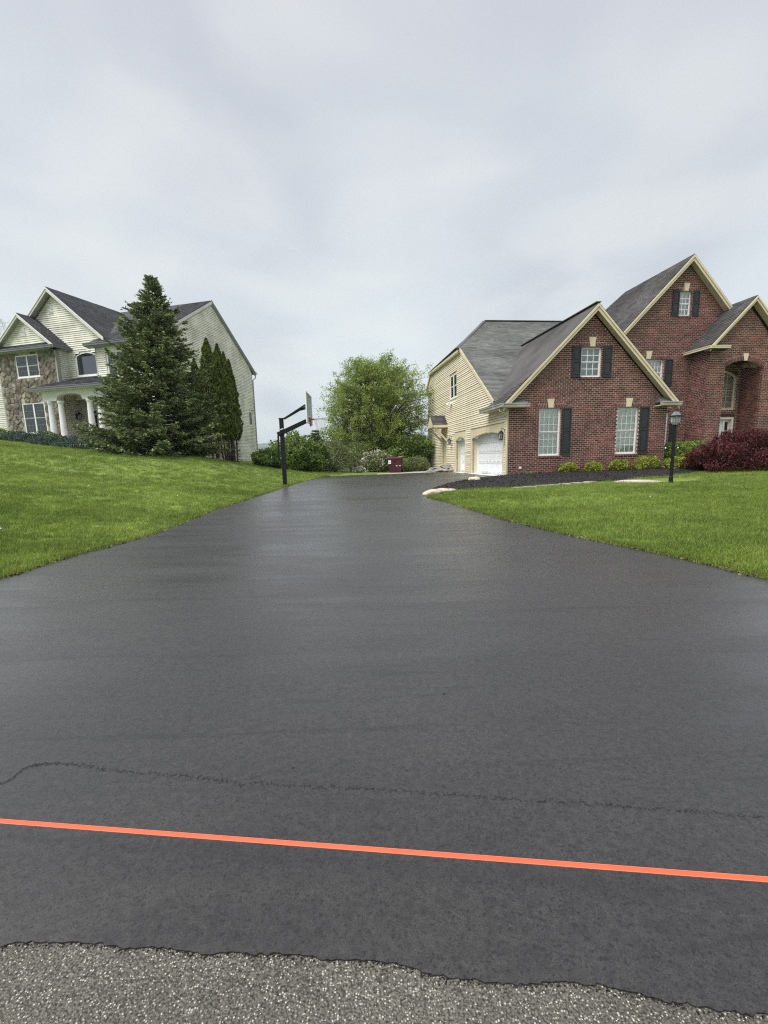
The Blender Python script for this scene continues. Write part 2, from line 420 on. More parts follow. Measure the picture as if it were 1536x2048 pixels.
def shutter(fn, a0, a1, z0, z1, parent):
    m = MB(); m.box(a0, a1, z0, z1, .012, .035, fn)
    for x0, x1 in ((a0, a0+.05), (a1-.05, a1)): m.box(x0, x1, z0, z1, .035, .06, fn)
    zm = z0+(z1-z0)*.52
    for y0, y1 in ((z0, z0+.08), (zm-.04, zm+.04), (z1-.07, z1)): m.box(a0+.05, a1-.05, y0, y1, .035, .058, fn)
    for y0, y1 in ((z0+.11, zm-.07), (zm+.07, z1-.10)): m.box(a0+.075, a1-.075, y0, y1, .035, .048, fn)
    m.build('shutter', M_shut, parent)
def head(fn, a0, a1, z1, parent, key=True, h=.16, flare=.07):
    mp_ = MB(); mp_.prism([(a0-.06, z1+.01), (a1+.06, z1+.01), (a1+.06+flare, z1+h+.008), (a0-.06-flare, z1+h+.008)], -.01, .015, fn); mp_.build('head_mortar', M_mortar, parent)
    c = (a0+a1)/2; m = MB(); n = int((a1-a0+.2)/.062); A0, A1 = a0-.06, a1+.06
    kw = .085 if key else 0
    for i in range(n):
        p, q = A0+(A1-A0)*i/n, A0+(A1-A0)*(i+.78)/n
        if key and abs((p+q)/2-c) < kw+.03: continue
        s = flare*((p+q)/2-c)/((A1-A0)/2)
        m.prism([(p, z1+.012), (q, z1+.012), (q+s, z1+h), (p+s, z1+h)], -.01, .022+.003*(i % 2), fn)
    m.build('soldier_course', M_brick2, parent, kind='stuff')
    if key:
        k = MB(); k.prism([(c-.09, z1+.02), (c+.09, z1+.02), (c+.15, z1+.36), (c-.15, z1+.36)], -.01, .05, fn); k.build('keystone', M_stonetrim, parent)
def brick_sill(fn, a0, a1, z0, parent):
    m = MB(); n = int((a1-a0+.08)/.065)
    for i in range(n):
        p = a0-.04+(a1-a0+.08)*i/n; m.box(p, p+.05, z0-.09, z0-.037, -.05, .04, fn)
    m.build('sill_brick', M_brick2, parent, kind='stuff')
    m = MB(); m.box(a0-.04, a1+.04, z0-.088, z0-.04, -.05, .032, fn); m.build('sill_mortar', M_mortar, parent)
def rake(pk, lo, parent, m, w=.24, th=.05, soff=.36, name='rake_board', sm=None):
    """barge board in two layers along a gable edge at the outer plane, plus its soffit going back `soff`"""
    a, b = Vector(pk), Vector(lo); d = (b-a).normalized(); up = Vector((0, 0, 1)); n = Vector((d.z, 0, -d.x)) if abs(d.y) < .1 else Vector((0, d.z, -d.y))
    if n.z < 0: n = -n
    back = Vector((0, 1, 0)) if abs(d.y) < .1 else Vector((-1, 0, 0))
    for k, (o, ww, t) in enumerate(((0, w, th), (w*.0, w*.42, th+.035))):
        p = [a, b, b-up*ww, a-up*ww]; q = [x-back*(t-th)*1.0+back*0 for x in p]; r_ = [x+back*th for x in p]
        mb = MB(); mb.add(q+r_, [(0, 1, 2, 3), (7, 6, 5, 4), (0, 4, 5, 1), (1, 5, 6, 2), (2, 6, 7, 3), (3, 7, 4, 0)]); mb.build(name, m, parent)
    mb = MB(); o = up*(-w*.75); p = [a+o+back*th, b+o+back*th, b+o+back*soff, a+o+back*soff]; q = [x+up*.02 for x in p]
    mb.add(p+q, [(0, 1, 2, 3), (7, 6, 5, 4), (0, 4, 5, 1), (1, 5, 6, 2), (2, 6, 7, 3), (3, 7, 4, 0)]); mb.build('soffit', sm or m, parent)
def gutter(a, b, parent, m, size=.11, name='gutter'):
    mb = MB(); a, b = Vector(a), Vector(b); mb.bar(a, b, size, size); mb.bar(a+Vector((0, 0, size*.5)), b+Vector((0, 0, size*.5)), size*1.35, size*.3); mb.build(name, m, parent)
def lantern(c, out, parent, s=1.0):
    """coach lantern on a wall; out is the direction away from the wall"""
    m = MB(); c = Vector(c); o = Vector(out); m.bar(c-o*.02+Vector((0, 0, -.14*s)), c-o*.02+Vector((0, 0, .14*s)), .09*s, .03); 
    m.tube([c, c+o*.06*s+Vector((0, 0, .2*s)), c+o*.16*s+Vector((0, 0, .24*s)), c+o*.18*s+Vector((0, 0, .14*s))], .012, 5)
    q = c+o*.18*s; m.lathe(q, [(.0, .16*s), (.05*s, .13*s), (.10*s, .06*s), (.11*s, .05*s)], 8); m.lathe(q, [(.07*s, -.2*s), (.08*s, -.18*s), (.03*s, -.17*s)], 8)
    for k in range(6):
        t = k*math.pi/3; m.bar(q+Vector((.095*s*math.cos(t), .095*s*math.sin(t), .05*s)), q+Vector((.07*s*math.cos(t), .07*s*math.sin(t), -.18*s)), .012, .012)
    l = m.build('wall_lantern', M_black, parent)
    g = MB(); g.lathe(q, [(.06*s, -.17*s), (.088*s, .045*s)], 8); g.build('lantern_glass', M_lampglass, l)
    b = MB(); b.lathe(q, [(.012, -.17*s), (.012, -.06*s), (.0, -.04*s)], 6); b.build('candle', M_white, l)

# ------------------------------------------------------------------ brick house
hb = thing('brick_house', 'red brick house with cream sided garage wing and steep grey shingled gables', 'house', (5.05, 20.24, .67), math.radians(6.85))
hb2 = hb
fr = FRONT(0)
W1, W2, W3 = (1.29, 2.2, .80, 2.65), (4.63, 5.55, .80, 2.65), (2.95, 3.81, 3.84, 4.97)
gout = [(0, -.15), (6.8, -.15), (6.8, 2.78), (3.37, 6.2), (0, 2.78)]
gw = backing('garage_front_wall', fr, gout, [W1, W2, W3], M_mortar, hb)
bricks(fr, gout, [W1, W2, W3], gw, M_brick, single=290, z0=.03)
for w_ in (W1, W2):
    window(fr, *w_, hb, cols=4, rows=3, blinds=True); head(fr, w_[0], w_[1], w_[3], hb); brick_sill(fr, w_[0], w_[1], w_[2], hb)
shutter(fr, 2.25, 2.64, .80, 2.67, hb); shutter(fr, 5.61, 6.0, .80, 2.67, hb)
window(fr, *W3, hb, cols=3, rows=2, blinds=False, back=M_curt, mun=.03); head(fr, W3[0], W3[1], W3[3], hb); brick_sill(fr, W3[0], W3[1], W3[2], hb)
shutter(fr, 2.57, 2.93, 3.82, 5.0, hb); shutter(fr, 3.87, 4.23, 3.82, 5.0, hb)
v_ = MB(); v_.box(.49, .59, .29, .38, .0, .04, fr); v_.build('outlet_cover', M_white, hb)
cb = MB(); cb.box(-.035, .0, -.1, 2.62, -.05, .035, fr); cb.box(-.10, .015, -.1, 2.62, .035-.035, .036, fr); cb.build('corner_board', M_creamtrim, hb)
# right wall of the garage block
backing('garage_right_wall', RIGHTW(6.8), [(0.12, -.2), (3.2, -.2), (3.2, 2.7), (.12, 2.7)], [], M_mortar, hb)
# side wall with the doors
sf = LEFT(0)
D1, D2 = (.45, 4.72, 0, 1.68, .18), (5.93, 7.72, 0, 1.68, .18)
sout = [(.12, -.3), (14.85, -.3), (14.85, 5.5), (13.86, 6.3), (6.84, 6.36), (1.46, 3.1), (0.12, 2.29)]
stri = [(.12, 2.29), (1.46, 3.1), (.12, 2.7)]
SW = (7.55, 8.98, 4.02, 5.27); SD = (9.9, 10.75, .42, 2.05)
dh = [(.45, 4.72, -.3, 1.87), (5.93, 7.72, -.3, 1.87), SW, SD]
swl = backing('garage_side_wall', sf, sout, dh, M_creamtrim, hb, d0=-.1)
siding(sf, sout, [(.27, 4.9, -.3, 2.1), (5.77, 7.9, -.3, 2.1), (7.49, 9.04, 3.96, 5.33), (9.82, 10.84, .3, 2.13)], swl, M_cream, exp=.1, z0=.08)
siding(sf, stri, [], swl, M_cream, exp=.1, z0=.08); backing('eave_infill', sf, stri, [], M_creamtrim, swl, d0=-.1)
cb = MB(); cb.box(14.78, 14.88, -.3, 5.5, .0, .04, sf); cb.build('corner_board', M_creamtrim, hb)
for (a0, a1, b0, b1, rise), nm in ((D1, 8), (D2, 4)):
    t = MB(); c = (a0+a1)/2; hw = (a1-a0)/2; R_ = (hw*hw+rise*rise)/(2*rise); K = 16
    arch = lambda a: b1+math.sqrt(max(R_*R_-(a-c)**2, 0))-(R_-rise)
    for i in range(K):
        p, q = a0+(a1-a0)*i/K, a0+(a1-a0)*(i+1)/K; t.prism([(p, arch(p)), (q, arch(q)), (q, 2.1), (p, 2.1)], -.09, .035, sf)
    t.box(a0-.17, a0, -.02, 2.1, -.002, .035, sf); t.box(a1, a1+.17, -.02, 2.1, -.002, .035, sf)
    t.box(a0-.02, a0, 0, b1+.02, -.3, -.002, sf); t.box(a1, a1+.02, 0, b1+.02, -.3, -.002, sf); t.box(a0-.02, a1+.02, 1.88, 1.9, -.3, -.09, sf)
    t.build('door_surround', M_creamtrim, hb)
    kb = MB(); kb.prism([(c-.05, 1.88), (c+.05, 1.88), (c+.08, 2.13), (c-.08, 2.13)], .035, .06, sf); kb.build('arch_key', M_creamtrim, hb)
    gd = MB(); gd.box(a0, a1, -.0, 1.9, -.36, -.33, sf); gdo = gd.build('garage_door', M_gdoor, hb)
    for j in range(4):
        s = MB(); y0, y1 = .02+j*.47, .02+(j+1)*.47-.014; s.box(a0+.004, a1-.004, y0, y1, -.33, -.30, sf)
        for i in range(nm):
            p = a0+.06+(a1-a0-.12)*i/nm; q = a0+.06+(a1-a0-.12)*(i+1)/nm; s.box(p+.04, q-.04, y0+.07, y1-.07, -.30, -.288, sf); s.box(p+.075, q-.075, y0+.10, y1-.10, -.288, -.278, sf)
        s.build('door_panel', M_gdoor, gdo)
    ds = MB(); ds.box(a0, a1, -.01, .02, -.31, -.27, sf); ds.build('door_seal', M_dark, gdo)
    ap = MB(); ap.box(a0, a1, -.02, .012, -.27, .22, sf); ap.build('threshold', M_white, hb)
    js = MB(); js.box(a1-.05, a1, .01, b1, -.30, -.24, sf); js.box(a0, a0+.05, .01, b1, -.30, -.24, sf); js.build('door_stop', M_white, gdo)
window(sf, *SW, hb, cols=0, rows=0, double=2, blinds=False, back=M_curt, recess=-.0, fm=M_white, fw=.06)
# side door under its little roof
sdm = MB(); sdm.box(9.9, 10.75, .42, 2.05, -.1, -.06, sf); sdo = sdm.build('side_door', M_creamtrim, hb)
sdm = MB(); sdm.box(9.82, 9.9, .38, 2.13, -.06, .03, sf); sdm.box(10.75, 10.84, .38, 2.13, -.06, .03, sf); sdm.box(9.9, 10.75, 2.05, 2.13, -.06, .03, sf); sdm.build('door_frame', M_creamtrim, sdo)
sdm = MB(); sdm.lathe(fr(0, 0, 0), [(0, 0)], 3) if False else None
sdm = MB(); sdm.box(10.0, 10.06, 1.15, 1.25, -.06, -.0, sf); sdm.box(10.0, 10.06, 1.38, 1.44, -.06, -.02, sf); sdm.build('door_handle', M_black, sdo)
AV0, AV1, AVR, AU = 9.42, 10.9, 10.16, .9
shingles('awning_shingles', [(-AU, AV0, 2.66), (.0, AV0, 2.66), (.0, AVR, 3.26), (-AU, AVR, 3.26)], M_roofR, hb, exp=.12)
shingles('awning_shingles', [(.0, AV1, 2.66), (-AU, AV1, 2.66), (-AU, AVR, 3.26), (.0, AVR, 3.26)], M_roofR, hb, exp=.12)
a_ = MB(); a_.add([(-AU-.03, AV0, 2.55), (-AU-.03, AV1, 2.55), (-AU-.03, AV1, 2.66), (-AU-.03, AVR, 3.24), (-AU-.03, AV0, 2.66)], [(0, 1, 2, 3, 4)]); a_.bar((-AU, AV0-.02, 2.6), (0, AV0-.02, 2.6), .04, .13); a_.bar((-AU, AV1+.02, 2.6), (0, AV1+.02, 2.6), .04, .13); a_.box(-AU, 0, AV0, AV1, 2.53, 2.55); a_.build('awning_fascia', M_creamtrim, hb)
for y in (9.55, 10.8):
    a_ = MB(); a_.bar((-AU+.15, y, 2.48), (-.04, y, 1.75), .09, .09); a_.build('awning_bracket', M_creamtrim, hb)
lantern((-.02, .17, 1.66), (-1, 0, 0), hb, 1.1); lantern((-.02, 8.45, 1.72), (-1, 0, 0), hb, 1.05)
fl = MB(); fl.box(8.45, 8.62, 3.72, 3.86, .02, .08, sf)
fl.build('floodlight', M_white, hb)
fl = MB(); fl.tube([(-.08, 8.5, 3.78), (-.25, 8.38, 3.72)], [.05, .08], 8); fl.tube([(-.08, 8.6, 3.78), (-.25, 8.75, 3.72)], [.05, .08], 8); fl.build('flood_lamp', M_white, hb)
# roofs of the garage block
shingles('roof_shingles', [(-.35, 2.25, 2.79), (-.35, -.37, 2.79), (3.37, -.37, 6.51), (3.37, 7.04, 6.51), (0.0, 1.46, 3.14)], M_roofR, hb)
shingles('roof_shingles', [(7.09, -.37, 2.79), (7.09, 3.2, 2.79), (3.37, 7.04, 6.51), (3.37, -.37, 6.51)], M_roofR, hb)
wz = lambda v: 3.18+.606*(v-1.54)
shingles('roof_shingles', [(-.1, 1.4, wz(1.4)), (8.2, 1.4, wz(1.4)), (8.2, 10.5, wz(10.5)), (2.44, 10.5, wz(10.5)), (-.1, 6.84, wz(6.84))], M_roofG, hb)
shingles('roof_shingles', [(-.22, 13.98, 6.28), (-.22, 6.74, 6.28), (2.44, 10.5, wz(10.5))], M_roofR, hb)
shingles('roof_shingles', [(8.2, 15.2, 5.35), (-.1, 15.2, 5.35), (-.1, 13.86, 6.29), (2.44, 10.5, wz(10.5)), (8.2, 10.5, wz(10.5))], M_roofG, hb)
rc = MB(); rc.bar((3.37, -.38, 6.53), (3.37, 7.04, 6.53), .2, .03); rc.bar((2.44, 10.5, 8.64), (8.2, 10.5, 8.64), .2, .04); rc.bar((2.44, 10.5, 8.63), (-.2, 6.8, 6.34), .2, .03); rc.build('ridge_cap', M_roofR, hb)
rake((3.37, -.37, 6.47), (-.33, -.37, 2.80-.03), hb, M_creamtrim); rake((3.37, -.37, 6.47), (7.07, -.37, 2.77), hb, M_creamtrim)
# rake of the wing end wall and its clipped eave
wr = MB(); wr.bar((-.09, 1.5, wz(1.5)-.08), (-.09, 6.84, wz(6.84)-.08), .05, .15); wr.build('rake_board', M_creamtrim, hb); wr = MB(); wr.bar((-.09, 13.86, 6.24), (-.09, 15.1, 5.36), .05, .15); wr.build('rake_board', M_creamtrim, hb)
wr = MB(); wr.bar((-.18, 6.78, 6.22), (-.18, 13.95, 6.22), .05, .12); wr.bar((-.1, 6.82, 6.14), (-.1, 13.9, 6.14), .18, .03); wr.build('clipped_eave', M_creamtrim, hb)
# eave returns on the brick gable
for x0, x1, s in ((-.36, .70, 1), (7.1, 6.22, -1)):
    m = MB(); m.add([(x0, -.40, 2.80), (x1, -.40, 2.80), (x1-s*.12, -.0, 3.05), (x0+s*.3, -.0, 3.05)], [(0, 1, 2, 3)]); m.add([(x1, -.40, 2.8), (x1, 0, 2.8), (x1-s*.12, 0, 3.05)], [(0, 1, 2)])
    m.add([(x0, -.40, 2.80), (x0, 0, 2.8), (x0+s*.3, 0, 3.05)], [(0, 1, 2)]); m.build('eave_return_roof', M_roofG, hb)
    m = MB(); m.box(min(x0, x1), max(x0, x1), -.40, 0.0, 2.66, 2.70); m.build('soffit', M_creamtrim, hb)
    gutter((x0, -.43, 2.74), (x1, -.43, 2.74), hb, M_gutterR, .12)
gutter((-.40, -.49, 2.74), (-.40, 2.25, 2.74), hb, M_gutterR, .12)
m = MB(); m.box(-.36, 0, 0, 2.2, 2.66, 2.69); m.build('soffit', M_creamtrim, hb)
m = MB(); m.tube([(-.40, -.1, 2.66), (-.38, -.1, 2.56), (-.08, -.08, 2.42), (-.06, -.06, 2.3), (-.06, -.05, .0)], .035, 8); m.build('downspout', M_creamtrim, hb)
# main block
mf = FRONT(3.2)
MW = (9.33, 9.93, 7.04, 8.08); M2 = (7.2, 8.78, 3.9, 5.1); M3 = (8.3, 9.24, 1.1, 2.75); AW = (11.12, 12.68, 2.76, 4.3, .3); AD = (11.12, 12.68, .3, 2.4)
mout = [(5.7, -.2), (13.55, -.2), (13.55, 5.35), (9.63, 9.28), (5.7, 5.35)]
mh = [MW, M2, M3, (11.12, 12.68, 2.76, 4.6), AD]
mw = backing('main_front_wall', mf, mout, mh, M_mortar, hb)
bricks(mf, [(6.3, -.2), (13.55, -.2), (13.55, 5.35), (9.63, 9.28), (6.3, 5.95)], [MW, M2, M3, AW, AD], mw, M_brick, z0=.02)
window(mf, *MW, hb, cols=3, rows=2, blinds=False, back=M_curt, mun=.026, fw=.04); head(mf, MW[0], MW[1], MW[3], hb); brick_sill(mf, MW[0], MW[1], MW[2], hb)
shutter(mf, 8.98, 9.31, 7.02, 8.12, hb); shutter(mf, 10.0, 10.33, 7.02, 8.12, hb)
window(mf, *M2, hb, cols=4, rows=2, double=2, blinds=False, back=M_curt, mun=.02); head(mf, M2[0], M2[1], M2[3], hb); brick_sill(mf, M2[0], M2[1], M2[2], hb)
shutter(mf, 8.87, 9.24, 3.9, 5.12, hb)
window(mf, *M3, hb, cols=3, rows=3, blinds=False, back=M_curt, mun=.02); head(mf, M3[0], M3[1], M3[3], hb, key=False); brick_sill(mf, M3[0], M3[1], M3[2], hb)
shutter(mf, 9.32, 9.68, 1.05, 2.4, hb)
shingles('roof_shingles', [(5.35, 12.0, 5.14), (5.35, 2.83, 5.14), (9.63, 2.83, 9.55), (9.63, 8.0, 9.55)], M_roofR, hb)
shingles('roof_shingles', [(13.9, 2.83, 5.14), (13.9, 12.0, 5.14), (9.63, 8.0, 9.55), (9.63, 2.83, 9.55)], M_roofR, hb)
shingles('roof_shingles', [(13.9, 12, 5.14), (5.35, 12, 5.14), (9.63, 8.0, 9.55)], M_roofR, hb)
rake((9.63, 2.83, 9.51), (5.4, 2.83, 5.15), hb, M_creamtrim); rake((9.63, 2.83, 9.51), (13.85, 2.83, 5.15), hb, M_creamtrim)
m = MB(); m.box(5.7, 13.5, 3.33, 12, -.2, 5.1); m.build('main_block_core', M_mortar, hb); 
# entry tower
tf = FRONT(2.0); TA = (10.95, 12.87, -.2, 4.56, .28)
tout = [(10.15, -.2), (13.65, -.2), (13.65, 5.3), (11.9, 7.12), (10.15, 5.3)]
tw = backing('tower_front_wall', tf, tout, [(10.95, 12.87, -.2, 4.84)], M_mortar, hb)
bricks(tf, tout, [TA], tw, M_brick, z0=.02)
arc = MB(); a0, a1, b1, rise = 10.95, 12.87, 4.56, .28; c = (a0+a1)/2; hw = (a1-a0)/2; R_ = (hw*hw+rise*rise)/(2*rise); cz = b1+rise-R_
for i in range(10):
    p, q = a0+(a1-a0)*i/10, a0+(a1-a0)*(i+1)/10; zf = lambda a: cz+math.sqrt(max(R_*R_-(a-c)**2, 0)); arc.prism([(p, zf(p)), (q, zf(q)), (q, 4.85), (p, 4.85)], -.12, -.001, tf)
arc.build('arch_infill', M_mortar, tw)
arc = MB(); n = 30; th0 = math.asin(hw/R_)
for i in range(n):
    t0, t1 = -th0*1.04+2.08*th0*i/n, -th0*1.04+2.08*th0*(i+.75)/n
    if abs((t0+t1)/2) < .07/R_*1.3: continue
    P_ = [(c+R_*math.sin(t0), cz+R_*math.cos(t0)), (c+R_*math.sin(t1), cz+R_*math.cos(t1)), (c+(R_+.19)*math.sin(t1), cz+(R_+.19)*math.cos(t1)), (c+(R_+.19)*math.sin(t0), cz+(R_+.19)*math.cos(t0))]
    arc.prism(P_, -.1, .026, tf)
am = MB()
for i in range(16):
    t0, t1 = -th0*1.05+2.1*th0*i/16, -th0*1.05+2.1*th0*(i+1)/16; am.prism([(c+r_*math.sin(t), cz+r_*math.cos(t)) for r_, t in ((R_, t0), (R_, t1), (R_+.2, t1), (R_+.2, t0))], -.09, .016, tf)
am.build('arch_mortar', M_mortar, tw)
arc.build('arch_brick', M_brick2, tw, kind='stuff')
m = MB(); m.prism([(c-.07, 4.82), (c+.07, 4.82), (c+.13, 5.13), (c-.13, 5.13)], -.05, .05, tf); m.build('keystone', M_stonetrim, hb)
tl = backing('tower_left_wall', LEFT(10.15), [(2.12, -.2), (3.2, -.2), (3.2, 5.3), (2.12, 5.3)], [], M_mortar, hb)
bricks(LEFT(10.15), [(2.0, -.2), (3.2, -.2), (3.2, 5.3), (2.0, 5.3)], [], tl, M_brick, z0=.02)
tr_ = backing('entry_right_wall', LEFT(12.88), [(2.02, -.2), (3.2, -.2), (3.2, 4.9), (2.12, 4.9)], [], M_mortar, hb)
bricks(LEFT(12.87), [(2.0, -.2), (3.2, -.2), (3.2, 4.7), (2.0, 4.56)], [], tr_, M_brick, z0=.02)
backing('entry_left_wall', RIGHTW(10.95), [(2.12, -.2), (3.2, -.2), (3.2, 4.9), (2.12, 4.9)], [], M_mortar, hb)
m = MB(); m.box(10.2, 13.6, 2.1, 3.2, 4.9, 4.95); m.build('entry_ceiling', mat('ceiling_shade_brown', (.05, .04, .032), .7, .1, 4), hb)  # near-black brown: the shade of the recess is put into the ceiling colour
m = MB(); m.box(13.5, 13.65, 2.1, 3.2, -.2, 5.3); m.build('tower_right_wall', M_mortar, hb)
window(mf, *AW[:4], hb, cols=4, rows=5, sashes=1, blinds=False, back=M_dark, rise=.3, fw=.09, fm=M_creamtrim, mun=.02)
ed = MB(); ed.box(11.3, 12.5, .3, 2.3, -.16, -.12, mf); edo = ed.build('front_door', M_white, hb)
ed = MB(); ed.box(11.12, 11.2, .3, 2.4, -.2, .02, mf); ed.box(12.6, 12.68, .3, 2.4, -.2, .02, mf); ed.box(11.2, 12.6, 2.32, 2.4, -.2, .02, mf); ed.box(12.2, 12.28, .3, 2.32, -.12, -.06, mf); ed.build('door_frame', M_white, edo)
for y0, y1 in ((.6, 1.3), (1.35, 1.75), (1.8, 2.2)):
    ed = MB(); ed.box(12.35, 12.5, y0, y1, -.12, -.11, mf); ed.build('sidelight_pane', M_dark, edo)
m = MB(); m.box(11.1, 12.7, 2.44, 2.6, .0, .03, mf); m.build('door_lintel', M_brick2, hb)
shingles('roof_shingles', [(9.83, 4.2, 5.38), (9.83, 1.63, 5.38), (11.89, 1.63, 7.49), (11.89, 4.2, 7.49)], M_roofR, hb)
shingles('roof_shingles', [(13.95, 1.63, 5.38), (13.95, 4.2, 5.38), (11.89, 4.2, 7.49), (11.89, 1.63, 7.49)], M_roofR, hb)
rake((11.89, 1.63, 7.46), (9.85, 1.63, 5.36), hb, M_creamtrim, w=.2); rake((11.89, 1.63, 7.46), (13.93, 1.63, 5.36), hb, M_creamtrim, w=.2)
gutter((9.8, 1.55, 5.32), (9.8, 3.2, 5.32), hb, M_creamtrim, .1); gutter((9.8, 1.58, 5.32), (10.75, 1.58, 5.32), hb, M_creamtrim, .1)
m = MB(); m.add([(9.82, 1.6, 5.38), (10.75, 1.6, 5.38), (10.6, 2.0, 5.6), (10.1, 2.0, 5.6)], [(0, 1, 2, 3)]); m.box(9.85, 10.73, 1.6, 2.0, 5.24, 5.27); m.build('eave_return_roof', M_roofG, hb)

# ------------------------------------------------------------------ pale sided house on the left
hl = thing('sided_house', 'pale lap sided house with stone front, white columned porch and dark roof', 'house', (-12.4, 27.0, 2.0), math.radians(-16.8))
A = FRONT(.7); AWs = [(-9.36, -7.64, 4.63, 5.86), (-9.36, -7.64, 1.46, 3.2)]
aout = [(-10.66, -.6), (-6.26, -.6), (-6.26, 6.0), (-10.66, 6.0)]
aw_ = backing('stone_wall', A, aout, AWs, M_lmort, hl)
def voronoi_stones(fn, outer, holes, parent, m, n, seed, limit=290):
    r = np.random.default_rng(seed); a0 = min(p[0] for p in outer); a1 = max(p[0] for p in outer); z0 = min(p[1] for p in outer); z1 = max(p[1] for p in outer)
    gx = max(int(math.sqrt(n*(a1-a0)/(z1-z0))), 2); gz = max(n//gx, 2); pts = []
    for j in range(gz):
        for i in range(gx): pts.append((a0+(i+.5+.5*(j % 2)-.25+r.uniform(-.38, .38))*(a1-a0)/gx, z0+(j+.5+r.uniform(-.38, .38))*(z1-z0)/gz))
    pts = np.array(pts); k = 0
    for i, p in enumerate(pts):
        if any(h[0]+.03 < p[0] < h[1]-.03 and h[2]+.03 < p[1] < h[3]-.03 for h in holes): continue
        poly = ccw([(a0, z0), (a1, z0), (a1, z1), (a0, z1)])
        dd = np.linalg.norm(pts-p, axis=1); 
        for j in np.argsort(dd)[1:14]:
            q = pts[j]; mid = (p+q)/2; t = (q-p)/np.linalg.norm(q-p); tn = np.array([-t[1], t[0]]); far = 9
            half = [tuple(mid+tn*far-t*.011), tuple(mid-tn*far-t*.011), tuple(mid-tn*far-t*far), tuple(mid+tn*far-t*far)]
            poly = clip(poly, ccw(half))
            if len(poly) < 3: break
        if len(poly) < 3: continue
        for h in holes:                               # push the stone off the opening along its nearest side
            xs = [x for x, _ in poly]; ys = [y for _, y in poly]
            if max(xs) > h[0] and min(xs) < h[1] and max(ys) > h[2] and min(ys) < h[3]:
                opts = [(abs(p[0]-h[0]), ccw([(a0-1, z0-1), (h[0], z0-1), (h[0], z1+1), (a0-1, z1+1)]), p[0] <= h[0]+.05), (abs(p[0]-h[1]), ccw([(h[1], z0-1), (a1+1, z0-1), (a1+1, z1+1), (h[1], z1+1)]), p[0] >= h[1]-.05),
                        (abs(p[1]-h[2]), ccw([(a0-1, z0-1), (a1+1, z0-1), (a1+1, h[2]), (a0-1, h[2])]), p[1] <= h[2]+.05), (abs(p[1]-h[3]), ccw([(a0-1, h[3]), (a1+1, h[3]), (a1+1, z1+1), (a0-1, z1+1)]), p[1] >= h[3]-.05)]
                ok = [o for o in opts if o[2]]
                if ok: poly = clip(poly, min(ok, key=lambda o: o[0])[1])
                if len(poly) < 3: break
        if len(poly) < 3 or area(poly) < .004: continue
        c = np.mean(poly, axis=0); e = r.uniform(.02, .055); inn = [tuple(c+(np.array(q)-c)*.82) for q in poly]; nn = len(poly)
        tilt = r.uniform(-.03, .03, 2)
        mb = MB(); mb.add([fn(a, z, 0) for a, z in poly]+[fn(a, z, e*.6) for a, z in poly]+[fn(a, z, e+(a-c[0])*tilt[0]*3+(z-c[1])*tilt[1]*3) for a, z in inn],
            [(i, (i+1) % nn, nn+(i+1) % nn, nn+i) for i in range(nn)]+[(nn+i, nn+(i+1) % nn, 2*nn+(i+1) % nn, 2*nn+i) for i in range(nn)]+[tuple(range(2*nn, 3*nn))])
        mb.build('stone', m, parent); k += 1
voronoi_stones(A, aout, [(h[0]-.03, h[1]+.03, h[2]-.05, h[3]+.02) for h in AWs], aw_, M_stone, 285, 3)
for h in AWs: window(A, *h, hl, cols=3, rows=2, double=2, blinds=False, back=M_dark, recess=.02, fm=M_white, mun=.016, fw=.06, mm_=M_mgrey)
m = MB(); m.box(-6.34, -6.24, .9, 5.95, -.06, .055, A); m.box(-10.76, -10.66, -.6, 5.95, -.06, .03, A); m.build('corner_board', M_taupe, hl)
# siding to the left of the stone
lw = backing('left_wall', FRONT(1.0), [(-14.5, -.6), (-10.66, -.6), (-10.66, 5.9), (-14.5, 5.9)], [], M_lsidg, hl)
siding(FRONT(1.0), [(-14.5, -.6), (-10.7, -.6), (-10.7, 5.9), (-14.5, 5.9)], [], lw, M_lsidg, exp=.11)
# small gable over the stone
ga = [(-10.62, 6.35), (-6.0, 6.35), (-8.31, 8.0-.18)]
gab = backing('small_gable_wall', A, [(-10.3, 6.3), (-6.35, 6.3), (-8.31, 7.84)], [], M_lsid, hl)
siding(A, [(-10.3, 6.3), (-6.35, 6.3), (-8.31, 7.84)], [], gab, M_lsid, exp=.11, z0=6.3)
def vent(fn, a0, a1, z0, z1):
    m = MB(); m.box(a0, a1, z0, z1, .0, .05, fn); v = m.build('gable_vent', M_ltrim, hl)
    n = 7
    for i in range(n):
        y = z0+.05+(z1-z0-.1)*i/n; m = MB(); m.prism([(a0+.05, y), (a1-.05, y), (a1-.05, y+.05), (a0+.05, y+.05)], .05, lambda a, z: .085-(z-y)*.5, fn); m.build('louver', M_ltrim, v)
vent(A, -8.6, -8.18, 6.82, 7.36)
shingles('roof_shingles', [(-5.97, .33, 6.18), (-5.97, 1.5, 6.18), (-8.31, 1.9, 8.02), (-8.31, .33, 8.02)], M_roofL, hl)
shingles('roof_shingles', [(-10.65, 3.5, 6.18), (-10.65, .33, 6.18), (-8.31, .33, 8.02), (-8.31, 3.5, 8.02)], M_roofL, hl)
shingles('roof_shingles', [(-10.65, .28, 6.14), (-5.99, .28, 6.14), (-6.4, .72, 6.42), (-10.3, .72, 6.42)], M_roofL, hl)
rake((-8.31, .33, 7.99), (-10.62, .33, 6.18), hl, M_ltrim, w=.2, sm=M_taupe); rake((-8.31, .33, 7.99), (-6.0, .33, 6.18), hl, M_ltrim, w=.2, sm=M_taupe)
gutter((-10.9, .26, 6.07), (-5.97, .26, 6.07), hl, M_gutter, .12); gutter((-5.93, .22, 6.07), (-5.93, 1.5, 6.07), hl, M_gutter, .12)
